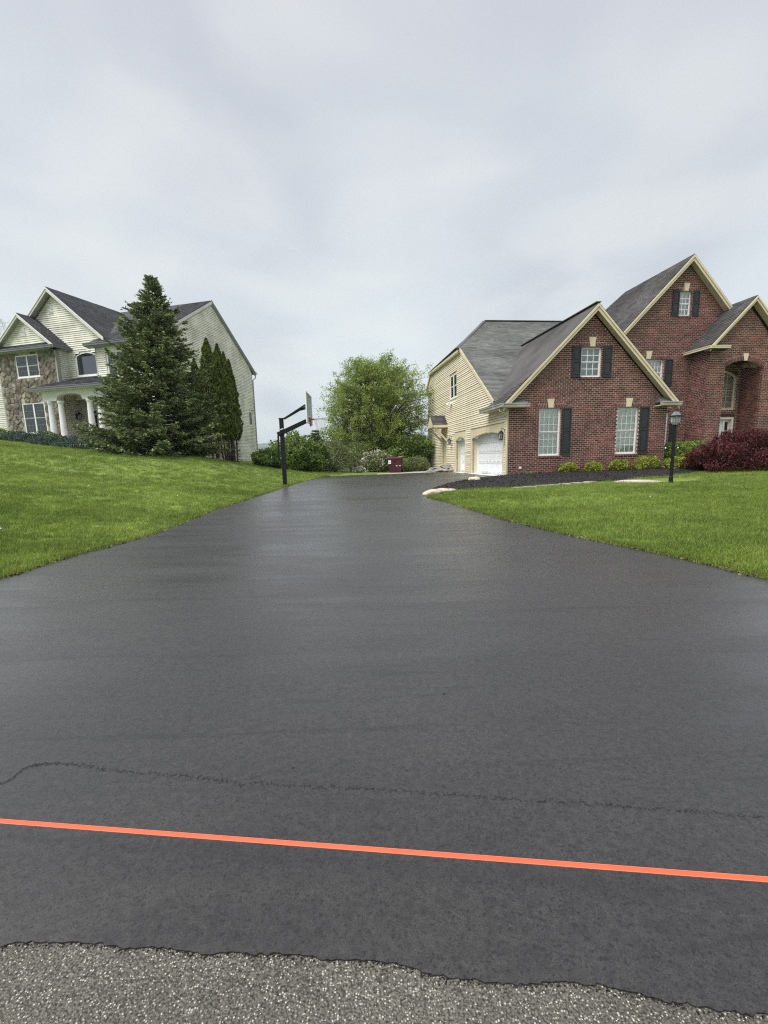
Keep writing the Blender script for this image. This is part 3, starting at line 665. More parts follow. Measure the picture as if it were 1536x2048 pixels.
m = MB(); m.box(-10.9, -5.95, .26, .7, 5.98, 6.0); m.box(-6.3, -5.95, .3, 1.5, 5.98, 6.0); m.build('soffit', M_taupe, hl)
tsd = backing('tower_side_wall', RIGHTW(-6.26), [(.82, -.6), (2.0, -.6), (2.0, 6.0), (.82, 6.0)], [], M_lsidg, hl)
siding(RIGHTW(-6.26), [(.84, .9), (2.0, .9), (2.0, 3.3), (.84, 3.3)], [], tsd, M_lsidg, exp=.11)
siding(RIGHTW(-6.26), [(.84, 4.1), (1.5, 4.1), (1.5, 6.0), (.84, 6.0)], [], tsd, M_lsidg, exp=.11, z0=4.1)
m = MB(); m.box(.72, .82, 3.2, 6.0, -.01, .05, RIGHTW(-6.26)); m.build('corner_board', M_taupe, hl)
# big gable
Bf = FRONT(1.5); bsl = .82
bo = [(-10.6, 3.3), (-3.4, 3.3), (-3.4, 9.16-(6.82-3.4)*bsl), (-6.82, 9.16), (-10.6, 9.16-(10.6-6.82)*bsl)]
BA = (-5.75, -4.25, 4.58, 5.70, .2)
bw = backing('big_gable_wall', Bf, bo, [(-5.75, -4.25, 4.58, 5.88)], M_lsid, hl)
siding(Bf, bo, [(-5.83, -4.17, 4.5, 5.72, .22)], bw, M_lsid, exp=.11, z0=3.3)
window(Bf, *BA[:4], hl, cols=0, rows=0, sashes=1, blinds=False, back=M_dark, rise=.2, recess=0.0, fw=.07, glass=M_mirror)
m = MB(); m.tube([(-5.0, 1.47, 5.9), (-5.0, 1.44, 6.05)], .015, 5); m.build('finial', M_ltrim, hl)
vent(Bf, -7.28, -6.86, 8.08, 8.66)
zB = 9.43
shingles('roof_shingles', [(-3.12, 1.08, zB-(6.82-3.12)*bsl), (-3.12, 1.5, zB-(6.82-3.12)*bsl), (-6.82, 6.4, zB), (-6.82, 1.08, zB)], M_roofL, hl)
shingles('roof_shingles', [(-10.9, 4.5, zB-(10.9-6.82)*bsl), (-10.9, 1.08, zB-(10.9-6.82)*bsl), (-6.82, 1.08, zB), (-6.82, 6.4, zB)], M_roofL, hl)
rake((-6.82, 1.08, zB-.02), (-3.2, 1.08, zB-.02-(6.82-3.2)*bsl), hl, M_ltrim, w=.22, soff=.42, sm=M_taupe); rake((-6.82, 1.08, zB-.02), (-10.2, 1.08, zB-.02-(10.2-6.82)*bsl), hl, M_ltrim, w=.22, soff=.42, sm=M_taupe)
# main roof and right front wall
zr, ze = 9.47, 6.13; ms_ = (zr-ze)/(6.57-.78)
shingles('roof_shingles', [(-4.28, .78, ze), (.14, .78, ze), (.14, 6.57, zr), (-7.6, 6.57, zr), (-3.95, 1.5, ze+ms_*.72)], M_roofL, hl)
shingles('roof_shingles', [(.14, 11.3, 5.86), (-14.5, 11.3, 5.86), (-14.5, 6.57, zr), (.14, 6.57, zr)], M_roofL, hl)
shingles('roof_shingles', [(-14.8, .95, ze), (-8.4, .95, ze), (-8.4, 6.57, zr), (-14.5, 6.57, zr)], M_roofL, hl)
gutter((-4.3, .74, 6.05), (.16, .74, 6.05), hl, M_gutter, .12)
m = MB(); m.box(-4.28, .12, .76, 1.15, 5.95, 5.98); m.build('soffit', M_taupe, hl)
Cf = FRONT(1.15); CW1 = (-3.17, -1.9, 4.3, 5.68); CW2 = (-2.95, -1.6, 1.5, 2.9)
co = [(-3.86, -.6), (0.0, -.6), (0.0, 5.95), (-3.86, 5.95)]
cwl = backing('right_front_wall', Cf, co, [CW1, CW2], M_lsid, hl)
siding(Cf, co, [(h[0]-.06, h[1]+.06, h[2]-.06, h[3]+.06) for h in (CW1, CW2)], cwl, M_lsid, exp=.11)
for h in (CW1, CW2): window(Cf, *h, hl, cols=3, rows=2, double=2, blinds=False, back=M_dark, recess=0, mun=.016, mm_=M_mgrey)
m = MB(); m.box(-3.92, -3.84, 3.3, 5.95, -.05, .045, Cf); m.box(-3.86, -3.84, -.6, 5.95, -.5, -.05, Cf); m.build('corner_board', M_taupe, hl)
# side gable wall
sd_ = RIGHTW(0.0); so_ = [(1.15, -1.2), (10.87, -1.2), (10.87, 5.72), (10.5, 6.2), (6.57, 9.33), (1.15, 6.2)]
SDW = (10.12, 10.6, 2.08, 3.06)
sw_ = backing('side_gable_wall', sd_, so_, [SDW], M_lsid, hl)
siding(sd_, so_, [(SDW[0]-.05, SDW[1]+.05, SDW[2]-.05, SDW[3]+.05)], sw_, M_lsid, exp=.1, z0=-.6)
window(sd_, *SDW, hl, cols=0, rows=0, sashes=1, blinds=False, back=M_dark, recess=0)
m = MB(); m.box(10.8, 10.9, -1.2, 5.7, .0, .045, sd_); m.box(1.12, 1.22, -.6, 5.9, .0, .045, sd_); m.build('corner_board', M_taupe, hl)
for a, b in (((.12, 6.57, zr-.03), (.12, .85, ze-.0)), ((.12, 6.57, zr-.03), (.12, 11.25, 5.86))):
    m = MB(); m.bar(Vector(a)-Vector((0, 0, .09)), Vector(b)-Vector((0, 0, .09)), .05, .16); m.build('rake_board', M_ltrim if b[1] < 5 else M_gutter, hl)
    m = MB(); m.bar(Vector(a)-Vector((.04, 0, .19)), Vector(b)-Vector((.04, 0, .19)), .07, .07); m.build('rake_moulding', M_taupe, hl)
gutter((.18, 11.36, 5.8), (-14.5, 11.36, 5.8), hl, M_ltrim, .12)
m = MB(); m.tube([(.1, 11.3, 5.72), (.1, 11.25, 5.5), (.04, 10.98, 5.3), (.04, 10.95, -1.0)], .04, 8); m.build('downspout', M_taupe, hl)
m = MB(); m.box(-14.4, -.12, 1.7, 10.7, -1.2, 5.8); m.v = [(x, y if not (y < 2 and x > -13) else y, z) for x, y, z in m.v]
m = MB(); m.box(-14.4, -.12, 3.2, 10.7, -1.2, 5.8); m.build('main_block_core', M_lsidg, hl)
# porch
Pf = FRONT(-.5); po = (-6.29, -2.05)
m = MB(); a0, a1, b1, rise = -5.34, -3.52, 3.02, .34; c = (a0+a1)/2; hw = (a1-a0)/2
el = lambda a: b1+rise*(max(1-(abs(a-c)/hw)**2.6, 0))**(1/2.6)
m.box(po[0], a0, 3.02, 3.56, -.25, 0, Pf); m.box(a1, po[1], 3.02, 3.56, -.25, 0, Pf)
for i in range(20):
    p, q = a0+(a1-a0)*i/20, a0+(a1-a0)*(i+1)/20; m.prism([(p, el(p)), (q, el(q)), (q, 3.56), (p, 3.56)], -.25, 0, Pf)
m.box(po[0], po[0]+.22, -.25, .65, 3.02, 3.56); m.box(po[1]-.22, po[1], -.25, 1.15, 3.02, 3.56)
m.build('porch_beam', M_ltrim, hl)
for u_ in (-5.92, -5.2, -3.2, -2.5):
    m = MB(); m.lathe((u_, -.37, .9), [(.2, 0), (.2, .08), (.175, .1), (.17, .14), (.165, .7), (.135, 1.95), (.15, 1.98), (.17, 2.03), (.17, 2.12)], 20); m.build('porch_column', M_white, hl, smooth=False)
shingles('porch_shingles', [(-6.78, -.85, 3.70), (-1.7, -.85, 3.70), (-3.2, 1.5, 4.52), (-5.9, 1.5, 4.52)], M_roofL, hl)
shingles('porch_shingles', [(-1.7, -.85, 3.70), (-1.7, 1.15, 3.70), (-3.2, 1.5, 4.52)], M_roofL, hl)
shingles('porch_shingles', [(-6.78, .7, 3.70), (-6.78, -.85, 3.70), (-5.9, 1.5, 4.52)], M_roofL, hl)
gutter((-6.8, -.88, 3.64), (-1.7, -.88, 3.64), hl, M_gutter, .12)
m = MB(); m.box(-6.75, -1.75, -.85, 1.5, 3.55, 3.58); m.build('porch_ceiling', M_ltrim, hl)
m = MB(); m.box(-6.4, -1.9, -.7, 2.0, -.3, .9); m.build('porch_floor', M_pad, hl)
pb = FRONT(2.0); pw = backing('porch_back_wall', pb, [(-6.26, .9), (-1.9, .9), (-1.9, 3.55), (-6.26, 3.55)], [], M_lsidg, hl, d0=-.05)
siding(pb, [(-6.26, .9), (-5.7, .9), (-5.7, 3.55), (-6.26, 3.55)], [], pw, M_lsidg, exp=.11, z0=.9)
m = MB(); m.box(-5.68, -5.58, .9, 3.0, 0, .05, pb); m.box(-5.2, -5.1, .9, 3.0, 0, .05, pb); m.box(-5.68, -3.2, 3.0, 3.1, 0, .05, pb); m.build('door_frame', M_ltrim, hl)
m = MB(); m.box(-5.58, -5.2, 1.2, 2.7, 0.0, .02, pb); m.build('sidelight_pane', M_dark, hl)
m = MB(); m.box(-5.1, -4.2, .92, 3.0, .0, .04, pb); dr = m.build('front_door', mat('red_door', (.25, .045, .015), .4, .1, 3), hl)
m = MB(); m.box(-4.95, -4.75, 1.9, 2.7, .04, .05, pb); m.box(-4.55, -4.35, 1.9, 2.7, .04, .05, pb); m.build('door_pane', M_dark, dr)
lantern((-6.2, 1.45, 2.4), (1, 0, 0), hl, 1.3)

# ------------------------------------------------------------------ ground
def zd(y): 
    y = np.asarray(y, float); t = np.minimum(y, 20.3); return np.where(y < 19, .033*y, .627+ (np.minimum(y, 21.5)-19)*.033-(np.clip(y-19, 0, 2.5))**2*.0065)
    
CT = []
def ct(x, y, o): CT.append((x, y, o))
DL = [(-40, 1.2), (-12, 2.6), (-7, 4.1), (-5.2, 5.2), (-4.62, 5.9), (-4.6, 6.3), (-4.45, 7.14), (-4.15, 8.14), (-4.04, 9.54), (-4.0, 11.84), (-3.8, 14.24), (-3.45, 17.6), (-3.12, 21.5), (-3.0, 24.6), (-2.7, 25.6)]
DF = [(-1.7, 26.7), (-.1, 27.0), (1.1, 27.6), (2.7, 28.6), (2.9, 29.5), (4.2, 27.2), (5.05, 20.3)]
DR = [(4.5, 20.05), (3.6, 19.4), (2.5, 17.8), (1.81, 16.4), (1.38, 15.0), (1.2, 14.2), (1.26, 13.3), (1.64, 12.1), (2.25, 9.5), (2.76, 8.06), (3.16, 7.06), (3.5, 6.42), (3.76, 5.8), (4.02, 5.0), (4.7, 4.2), (6.2, 3.6), (10, 3.0), (40, 2.2)]
for p in DL+DF+DR: ct(p[0], p[1], .02 if p[0] < 0 else .0)
for p in ((-40, -12, 0), (0, -12, 0), (40, -12, 0), (0, 5, 0), (0, 12, 0), (0, 20, 0), (5, 24, 0), (5.5, 18, .02), (8, 16.4, .0), (12, 21, .1), (20, 20, .25), (10, 12, .03), (7, 8, .02), (16, 8, .1), (30, 10, .3), (14, 28, .0), (25, 32, 0), (9, 32, -.2)): ct(*p)
for px, py, Y in ((-200, 870, 30), (0, 881, 27.3), (100, 893, 25.8), (175, 902, 24.2), (240, 910, 22.6), (300, 915, 21.8), (415, 918.5, 22.6), (462, 926, 26), (490, 931, 31)):
    q = at(px, py, Y); ct(q[0], q[1], q[2]-float(zd(q[1])))
for p in ((-6, 22, .28), (-6.3, 30, .35), (-9.3, 37.3, .9), (-14, 36, 1.2), (-24, 36, 2.6), (-40, 28, 4.0), (-40, 12, 3.0), (-3, 29.5, .1), (0, 31, .0), (3, 32, -.1), (-5, 36, -.2), (0, 40, -1.2), (5, 45, -2), (-20, 55, -.5), (0, 60, -4.5), (30, 55, -4), (-60, 60, 0), (60, 50, -2), (0, 90, -11), (-60, 100, -9), (60, 100, -12), (-14, 14, 1.15), (-9, 12, .62), (-9, 8, .42), (-16, 8, 1.0), (-7, 16, .36), (-12, 20, 1.25), (-80, 20, 6), (80, 20, 2)): ct(*p)
CT = np.array(CT); _X = CT[:, :2]
def phi(r): r = np.maximum(r, 1e-6); return r*r*np.log(r)
_D = np.linalg.norm(_X[:, None]-_X[None], axis=2); _n = len(CT)
_A = np.zeros((_n+3, _n+3)); _A[:_n, :_n] = phi(_D)+np.eye(_n)*.5; _A[:_n, _n] = 1; _A[:_n, _n+1:] = _X; _A[_n:, :_n] = _A[:_n, _n:].T
_w = np.linalg.solve(_A, np.concatenate([CT[:, 2], [0, 0, 0]]))
def off(x, y):
    x = np.atleast_1d(np.asarray(x, float)); y = np.atleast_1d(np.asarray(y, float)); o = np.zeros(len(x))
    for s in range(0, len(x), 20000):
        P = np.stack([x[s:s+20000], y[s:s+20000]], 1); d = np.linalg.norm(P[:, None]-_X[None], axis=2)
        o[s:s+20000] = phi(d)@_w[:_n]+_w[_n]+P@_w[_n+1:]
    return o
DP = np.array(DL+DF+DR)
def inside(x, y, poly):
    x = np.atleast_1d(x); y = np.atleast_1d(y); c = np.zeros(len(x), bool); n = len(poly)
    for i in range(n):
        x0, y0 = poly[i]; x1, y1 = poly[(i+1) % n]
        k = ((y0 > y) != (y1 > y)); t = np.where(k, (x1-x0)*(y-y0)/np.where(y1 == y0, 1e-9, y1-y0)+x0, 1e9); c ^= (k & (x < t))
    return c
def pdist(x, y, line, closed=False):
    P = np.stack([np.atleast_1d(x), np.atleast_1d(y)], 1); best = np.full(len(P), 1e9); L = list(line)+([line[0]] if closed else [])
    for a, b in zip(L[:-1], L[1:]):
        a = np.array(a); b = np.array(b); t = np.clip(((P-a)@(b-a))/max((b-a)@(b-a), 1e-9), 0, 1); best = np.minimum(best, np.linalg.norm(P-(a+t[:, None]*(b-a)), axis=1))
    return best
DRIVE = [(-40, -12)]+[tuple(p) for p in DP]+[(40, -12)]
def gz(x, y):
    o = off(x, y); ins = inside(x, y, DRIVE); d = pdist(x, y, DP)
    return zd(np.atleast_1d(y))+np.where(ins, -.10*np.clip(d/.3, 0, 1), np.where((o < 0) & (np.atleast_1d(y) < 26.5) , 0, o)*np.clip(d/.6, 0, 1)-.012+.03*np.clip(d/.15, 0, 1))
def gz1(x, y): return float(gz(x, y)[0])

def grid_mesh(name, xs, ys, zf, m, **kw):
    X, Y = np.meshgrid(xs, ys); Z = zf(X.ravel(), Y.ravel()); V = np.stack([X.ravel(), Y.ravel(), Z], 1); nx, ny = len(xs), len(ys)
    i = np.arange((nx-1)*(ny-1)); r = i//(nx-1); c = i % (nx-1); a = r*nx+c
    me = bpy.data.meshes.new(name); me.from_pydata(V.tolist(), [], np.stack([a, a+1, a+1+nx, a+nx], 1).tolist()); me.materials.append(m)
    me.polygons.foreach_set('use_smooth', [True]*len(me.polygons)); me.update()
    return link(name, me, **kw)
def noisemix(nt, pos, scale, a, b, lo=.35, hi=.65, det=4.0, rough=.55, sc=None):
    v = pos
    if sc:
        mp = node(nt, 'ShaderNodeMapping'); mp.inputs['Scale'].default_value = sc[:3]
        if len(sc) > 3: mp.inputs['Rotation'].default_value = (0, 0, sc[3])
        lk(nt, pos, mp.inputs[0]); v = mp.outputs[0]
    n = node(nt, 'ShaderNodeTexNoise', Scale=scale, Detail=det, Roughness=rough); lk(nt, v, n.inputs['Vector'])
    return mixc(nt, mrange(nt, n.outputs[0], lo, hi, 0, 1), a, b), n
def grassmat(name, blade):
    m = bpy.data.materials.new(name); m.use_nodes = True; nt = m.node_tree; nt.nodes.clear()
    g = node(nt, 'ShaderNodeNewGeometry'); pos = g.outputs['Position']
    c, _ = noisemix(nt, pos, .30, (.155, .215, .042), (.20, .265, .058), .36, .64)
    c2, _ = noisemix(nt, pos, 2.2, (.84, .87, .88), (1.14, 1.12, 1.1), .3, .7)
    c3, _ = noisemix(nt, pos, 1.0, (.90, .92, .9), (1.09, 1.07, 1.05), .42, .58, 2.0, .5, (.18, 1.1, 1, .35))      # mowing lanes
    c = mixc(nt, 1.0, c, c2, 'MULTIPLY'); c = mixc(nt, 1.0, c, c3, 'MULTIPLY')
    b = node(nt, 'ShaderNodeBsdfPrincipled', Roughness=.6 if blade else .95); b.inputs['Specular IOR Level'].default_value = .25
    if blade:
        oi = node(nt, 'ShaderNodeObjectInfo'); hsv = node(nt, 'ShaderNodeHueSaturation'); lk(nt, c, hsv.inputs['Color'])
        r = math_(nt, 'FRACT', math_(nt, 'ADD', math_(nt, 'MULTIPLY', g.outputs['Random Per Island'], 1.0), oi.outputs['Random']))
        lk(nt, math_(nt, 'MULTIPLY_ADD', r, .8, .72), hsv.inputs['Value']); lk(nt, math_(nt, 'MULTIPLY_ADD', math_(nt, 'FRACT', math_(nt, 'MULTIPLY', r, 5.7)), .05, .475), hsv.inputs['Hue'])
        c = hsv.outputs[0]
        lk(nt, c, b.inputs['Base Color']); tr = node(nt, 'ShaderNodeBsdfTranslucent'); lk(nt, c, tr.inputs[0]); ms = node(nt, 'ShaderNodeMixShader'); ms.inputs[0].default_value = .35
        lk(nt, b.outputs[0], ms.inputs[1]); lk(nt, tr.outputs[0], ms.inputs[2]); sh = ms.outputs[0]
    else:
        c4, _ = noisemix(nt, pos, 45, (.55, .6, .6), (1.1, 1.1, 1.1), .3, .7); c = mixc(nt, 1.0, c, c4, 'MULTIPLY')
        lk(nt, c, b.inputs['Base Color']); sh = b.outputs[0]
    o = node(nt, 'ShaderNodeOutputMaterial'); lk(nt, sh, o.inputs[0]); return m
M_lawn = grassmat('lawn_ground', False); M_blade = grassmat('grass_blades', True)
def spaced(a, b, fine0, fine1, st, far): 
    o = list(np.arange(fine0, fine1, st)); x = fine0; s = st
    while x > a: s *= far; x -= s; o.insert(0, x)
    x = o[-1]; s = st
    while x < b: s *= far; x += s; o.append(x)
    return np.array(o)
terrain_x = spaced(-1200, 1200, -26, 20, .35, 1.16); terrain_y = spaced(-60, 3800, -4, 42, .35, 1.14)
def terr(x, y):
    z = gz(x, np.minimum(y, 90)); r = np.clip((np.hypot(x, y-20)-45)/60, 0, 1)
    far = -14-46*np.clip((y-90)/500, 0, 1)+0*x; near = np.clip(z, -14, 8)
    w = np.clip((y-60)/40, 0, 1); z2 = near*(1-w)+far*w
    side = np.clip((np.abs(x)-55)/60, 0, 1)*(y < 70); return z2*(1-side)+side*(np.clip(z2, -3, 3))
grid_mesh('lawn_ground', terrain_x, terrain_y, terr, M_lawn, kind='structure')

# asphalt of the driveway
def asphalt(name, old):
    m = bpy.data.materials.new(name); m.use_nodes = True; nt = m.node_tree; nt.nodes.clear()
    g = node(nt, 'ShaderNodeNewGeometry'); pos = g.outputs['Position']
    b = node(nt, 'ShaderNodeBsdfPrincipled'); out = node(nt, 'ShaderNodeOutputMaterial'); lk(nt, b.outputs[0], out.inputs[0])
    if not old:
        c, n0 = noisemix(nt, pos, .6, (.020, .0185, .018), (.028, .0262, .0255), .3, .7)
        c1, _ = noisemix(nt, pos, 1.2, (.92, .92, .92), (1.06, 1.06, 1.06), .35, .65, 5.0, .6, (.35, 2.2, 1, -.06))
        c2, nf = noisemix(nt, pos, 260, (.5, .5, .5), (1.6, 1.6, 1.65), .3, .72, 2.0)
        c3, _ = noisemix(nt, pos, 75, (.30, .30, .31), (1.05, 1.05, 1.05), .32, .47, 3.0)          # shade of pits between the stones, put into the colour
        c4, _ = noisemix(nt, pos, 1.6, (.62, .62, .63), (1, 1, 1), .35, .43, 6.0, .7, (.22, 3.2, 1, -.10))   # squeegee scuffs
        c5, _ = noisemix(nt, pos, 28, (.66, .66, .66), (1.34, 1.34, 1.34), .32, .68, 4.0, .8)
        c = mixc(nt, 1.0, c, c5, 'MULTIPLY')
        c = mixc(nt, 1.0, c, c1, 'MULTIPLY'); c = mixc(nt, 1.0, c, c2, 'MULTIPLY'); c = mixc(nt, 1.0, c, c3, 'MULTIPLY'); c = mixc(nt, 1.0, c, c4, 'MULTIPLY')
        lk(nt, c, b.inputs['Base Color']); b.inputs['Specular IOR Level'].default_value = .42; b.inputs['Coat Weight'].default_value = .65; b.inputs['Coat Roughness'].default_value = .42
        mp = node(nt, 'ShaderNodeMapping'); mp.inputs['Scale'].default_value = (.35, 2.4, 1); mp.inputs['Rotation'].default_value = (0, 0, -.06); lk(nt, pos, mp.inputs[0])
        nr = node(nt, 'ShaderNodeTexNoise', Scale=1.1, Detail=5.0, Roughness=.65); lk(nt, mp.outputs[0], nr.inputs['Vector'])
        nr2 = node(nt, 'ShaderNodeTexNoise', Scale=.32, Detail=2.0); lk(nt, pos, nr2.inputs['Vector'])
        rr = math_(nt, 'ADD', mrange(nt, nr.outputs[0], .32, .68, .24, .50), mrange(nt, nr2.outputs[0], .35, .65, -.06, .08)); lk(nt, rr, b.inputs['Roughness'])
        v = node(nt, 'ShaderNodeTexVoronoi', Scale=130.0, feature='F1'); lk(nt, pos, v.inputs['Vector'])
        nb = node(nt, 'ShaderNodeTexNoise', Scale=9.0, Detail=3.0); lk(nt, pos, nb.inputs['Vector'])
        nb2 = node(nt, 'ShaderNodeTexNoise', Scale=75.0, Detail=4.0, Roughness=.7); lk(nt, pos, nb2.inputs['Vector'])
        h = math_(nt, 'MULTIPLY_ADD', nb.outputs[0], 1.2, math_(nt, 'MULTIPLY_ADD', nb2.outputs[0], 1.6, v.outputs['Distance']))
        bp = node(nt, 'ShaderNodeBump', Strength=.26, Distance=.003); lk(nt, h, bp.inputs['Height']); lk(nt, bp.outputs[0], b.inputs['Normal'])
    else:
        v = node(nt, 'ShaderNodeTexVoronoi', Scale=150.0, feature='F1'); lk(nt, pos, v.inputs['Vector'])
        sc_ = node(nt, 'ShaderNodeSeparateColor'); lk(nt, v.outputs['Color'], sc_.inputs[0])
        c, _ = noisemix(nt, pos, 1.5, (.065, .062, .054), (.095, .09, .078), .3, .7)
        c2, _ = noisemix(nt, pos, 150, (.3, .3, .3), (1.8, 1.8, 1.7), .3, .7, 2.0); c = mixc(nt, 1.0, c, c2, 'MULTIPLY')
        chip = math_(nt, 'MULTIPLY', mrange(nt, sc_.outputs[0], .62, 1.0, 0, 1), mrange(nt, v.outputs['Distance'], .28, .5, 1, 0))
        c = mixc(nt, chip, c, (.48, .46, .40)); lk(nt, c, b.inputs['Base Color']); b.inputs['Roughness'].default_value = .8
        bp = node(nt, 'ShaderNodeBump', Strength=.9, Distance=.005, invert=True); lk(nt, v.outputs['Distance'], bp.inputs['Height']); lk(nt, bp.outputs[0], b.inputs['Normal'])
    return m
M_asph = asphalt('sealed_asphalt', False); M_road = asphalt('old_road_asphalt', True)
def sheet(name, poly, lift, m, step=.5, th=.03, **kw):
    """flat-bottomed sheet following the ground profile zd, with a skirt"""
    bm = bmesh.new(); vs = [bm.verts.new((x, y, 0)) for x, y in poly]; bm.faces.new(vs)
    ys = [y for _, y in poly]; y = math.floor(min(ys)/step)*step
    while y < max(ys):
        bmesh.ops.bisect_plane(bm, geom=bm.verts[:]+bm.edges[:]+bm.faces[:], plane_co=(0, y, 0), plane_no=(0, 1, 0)); y += step
    bmesh.ops.triangulate(bm, faces=bm.faces[:])
    be = [e for e in bm.edges if e.is_boundary]; r = bmesh.ops.extrude_edge_only(bm, edges=be); nv = {v for v in r['geom'] if isinstance(v, bmesh.types.BMVert)}
    for v in bm.verts:
        v.co.z = float(zd(v.co.y))+lift-(th if v in nv else 0)
    bmesh.ops.recalc_face_normals(bm, faces=bm.faces[:])
    me = bpy.data.meshes.new(name); bm.to_mesh(me); bm.free(); me.materials.append(m); return link(name, me, **kw)
def gxy(px, py):
    lo = 0.3
    for Y in np.arange(.4, 60, .01):
        P = at(px, py, Y)
        if P[2] <= float(zd(Y)): return (P[0], P[1])
edge_px = [(-420, 1906), (-150, 1896), (0, 1892), (60, 1888), (100, 1886), (150, 1889), (180, 1894), (250, 1896), (350, 1901), (420, 1905), (470, 1909), (560, 1915), (640, 1922), (768, 1933), (860, 1945), (958, 1964), (1060, 1972), (1150, 1977), (1218, 1983), (1318, 2001), (1418, 2024), (1536, 2041), (1700, 2066), (2100, 2120)]
seal = [gxy(*p) for p in edge_px]
# ragged lower edge of the coating
rag = []
_w_ = [0.0, 0.0]
def wob():
    _w_[1] = _w_[1]*.7+random.gauss(0, .0009); _w_[0] = _w_[0]*.93+_w_[1]; return _w_[0]
for (a, b), (c_, d_) in zip(seal[:-1], seal[1:]):
    n = max(int(math.hypot(c_-a, d_-b)/.012), 2)
    for i in range(n): t = i/n; rag.append((a+(c_-a)*t+random.uniform(-.004, .004), b+(d_-b)*t+random.gauss(0, .0028)+wob()))
rag.append(seal[-1])
def smooth_line(L, k=8):
    out = []; P = [np.array(p, float) for p in L]
    for i in range(len(P)-1):
        p0, p1, p2, p3 = P[max(i-1, 0)], P[i], P[i+1], P[min(i+2, len(P)-1)]
        for t in np.linspace(0, 1, k, endpoint=False):
            q = .5*((2*p1)+(-p0+p2)*t+(2*p0-5*p1+4*p2-p3)*t*t+(-p0+3*p1-3*p2+p3)*t**3); out.append((q[0]+random.gauss(0, .006), q[1]+random.gauss(0, .006)))
    out.append(tuple(P[-1])); return out
drive_poly = [(-40, 2.2)]+smooth_line(DL[1:], 6)+smooth_line(DF, 2)+smooth_line(DR[:-1], 6)+[(40, 2.0), (40, rag[-1][1])]+rag[::-1]+[(-40, rag[0][1])]
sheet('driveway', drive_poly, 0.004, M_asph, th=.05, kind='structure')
sheet('road', [(-60, -20), (60, -20), (60, 3.2), (-60, 3.2)], -.002, M_road, th=.05, kind='structure')
# joint in the asphalt: a thin crumbly seam
seam_px = [(-200, 1640), (0, 1570), (50, 1541), (90, 1531), (150, 1532), (250, 1545), (385, 1557), (480, 1569), (640, 1577), (768, 1582), (958, 1599), (1150, 1611), (1300, 1622), (1536, 1640), (1800, 1665)]
sp = smooth_line([gxy(*p) for p in seam_px], 40)
M_seam = mat('seam_tar', (.018, .018, .020), .6, .3, 30, bump=.5)
mb = MB()
for k in range(2400):
    i = random.randrange(len(sp)-1); t = random.random(); x = sp[i][0]+(sp[i+1][0]-sp[i][0])*t; y = sp[i][1]+(sp[i+1][1]-sp[i][1])*t+random.gauss(0, .006)
    r = random.uniform(.0012, .0042); z = float(zd(y))+.004; a = random.uniform(0, 6.3)
    q = [(x+r*math.cos(a+j*2.1)*random.uniform(.8, 2.2), y+r*math.sin(a+j*2.1), z) for j in range(3)]; mb.add(q+[(x, y, z+r*.7)], [(0, 1, 3), (1, 2, 3), (2, 0, 3)])
for i in range(len(sp)-1):
    if random.random() < .30:
        w = random.uniform(.0006, .0018); (a, b), (c_, d_) = sp[i], sp[i+1]; mb.add([(a, b-w, float(zd(b))+.0052), (c_, d_-w, float(zd(d_))+.0052), (c_, d_+w, float(zd(d_))+.0052), (a, b+w, float(zd(b))+.0052)], [(0, 1, 2, 3)])
mb.build('asphalt_seam', M_seam, kind='stuff')
# crumbs of tar along the edge of the coating
mb = MB()
for k in range(1300):
    x, y = rag[random.randrange(len(rag))]; 
    if abs(x) > 3: continue
    y += random.gauss(0, .008); x += random.uniform(-.01, .01); r = random.uniform(.0015, .005); z = float(zd(y))-.002; a = random.uniform(0, 6.3)
    q = [(x+r*math.cos(a+j*2.1)*1.2, y+r*math.sin(a+j*2.1), z) for j in range(3)]; mb.add(q+[(x, y, z+r*.6+.002)], [(0, 1, 3), (1, 2, 3), (2, 0, 3)])
mb.build('tar_crumbs', M_seam, kind='stuff')
# loose pale chips of the old road surface
mb = MB()
for k in range(9000):
    x = random.uniform(-1.9, 1.9); y = random.uniform(.75, 1.6)
    ye = np.interp(x, [p[0] for p in seal], [p[1] for p in seal])
    if y > ye-.004: continue
    r = random.uniform(.0008, .0032)**1.0*random.choice((.6, .8, 1, 1.2)); z = float(zd(y))-.003; a = random.uniform(0, 6.3)
    q = [(x+r*math.cos(a+j*2.1)*random.uniform(.8, 1.6), y+r*math.sin(a+j*2.1), z) for j in range(3)]; mb.add(q+[(x+r*.2, y, z+r*.9)], [(0, 1, 3), (1, 2, 3), (2, 0, 3)])
mb.build('stone_chips', mat('pale_chip', (.5, .49, .43), .7, .1, 60, isl=.5), kind='stuff')

mb = MB()
for k in range(90):
    y = random.uniform(1.4, 18); x = random.uniform(-3.2, 1.0) if y > 9 else random.uniform(-.5*y, .45*y); r = random.uniform(.003, .010); z = float(zd(y))+.004; a = random.uniform(0, 6.3)
    q = [(x+r*math.cos(a+j*2.1)*random.uniform(.8, 2.0), y+r*math.sin(a+j*2.1), z) for j in range(3)]; mb.add(q+[(x, y, z+r*.6)], [(0, 1, 3), (1, 2, 3), (2, 0, 3)])
mb.build('grit', M_seam, kind='stuff')
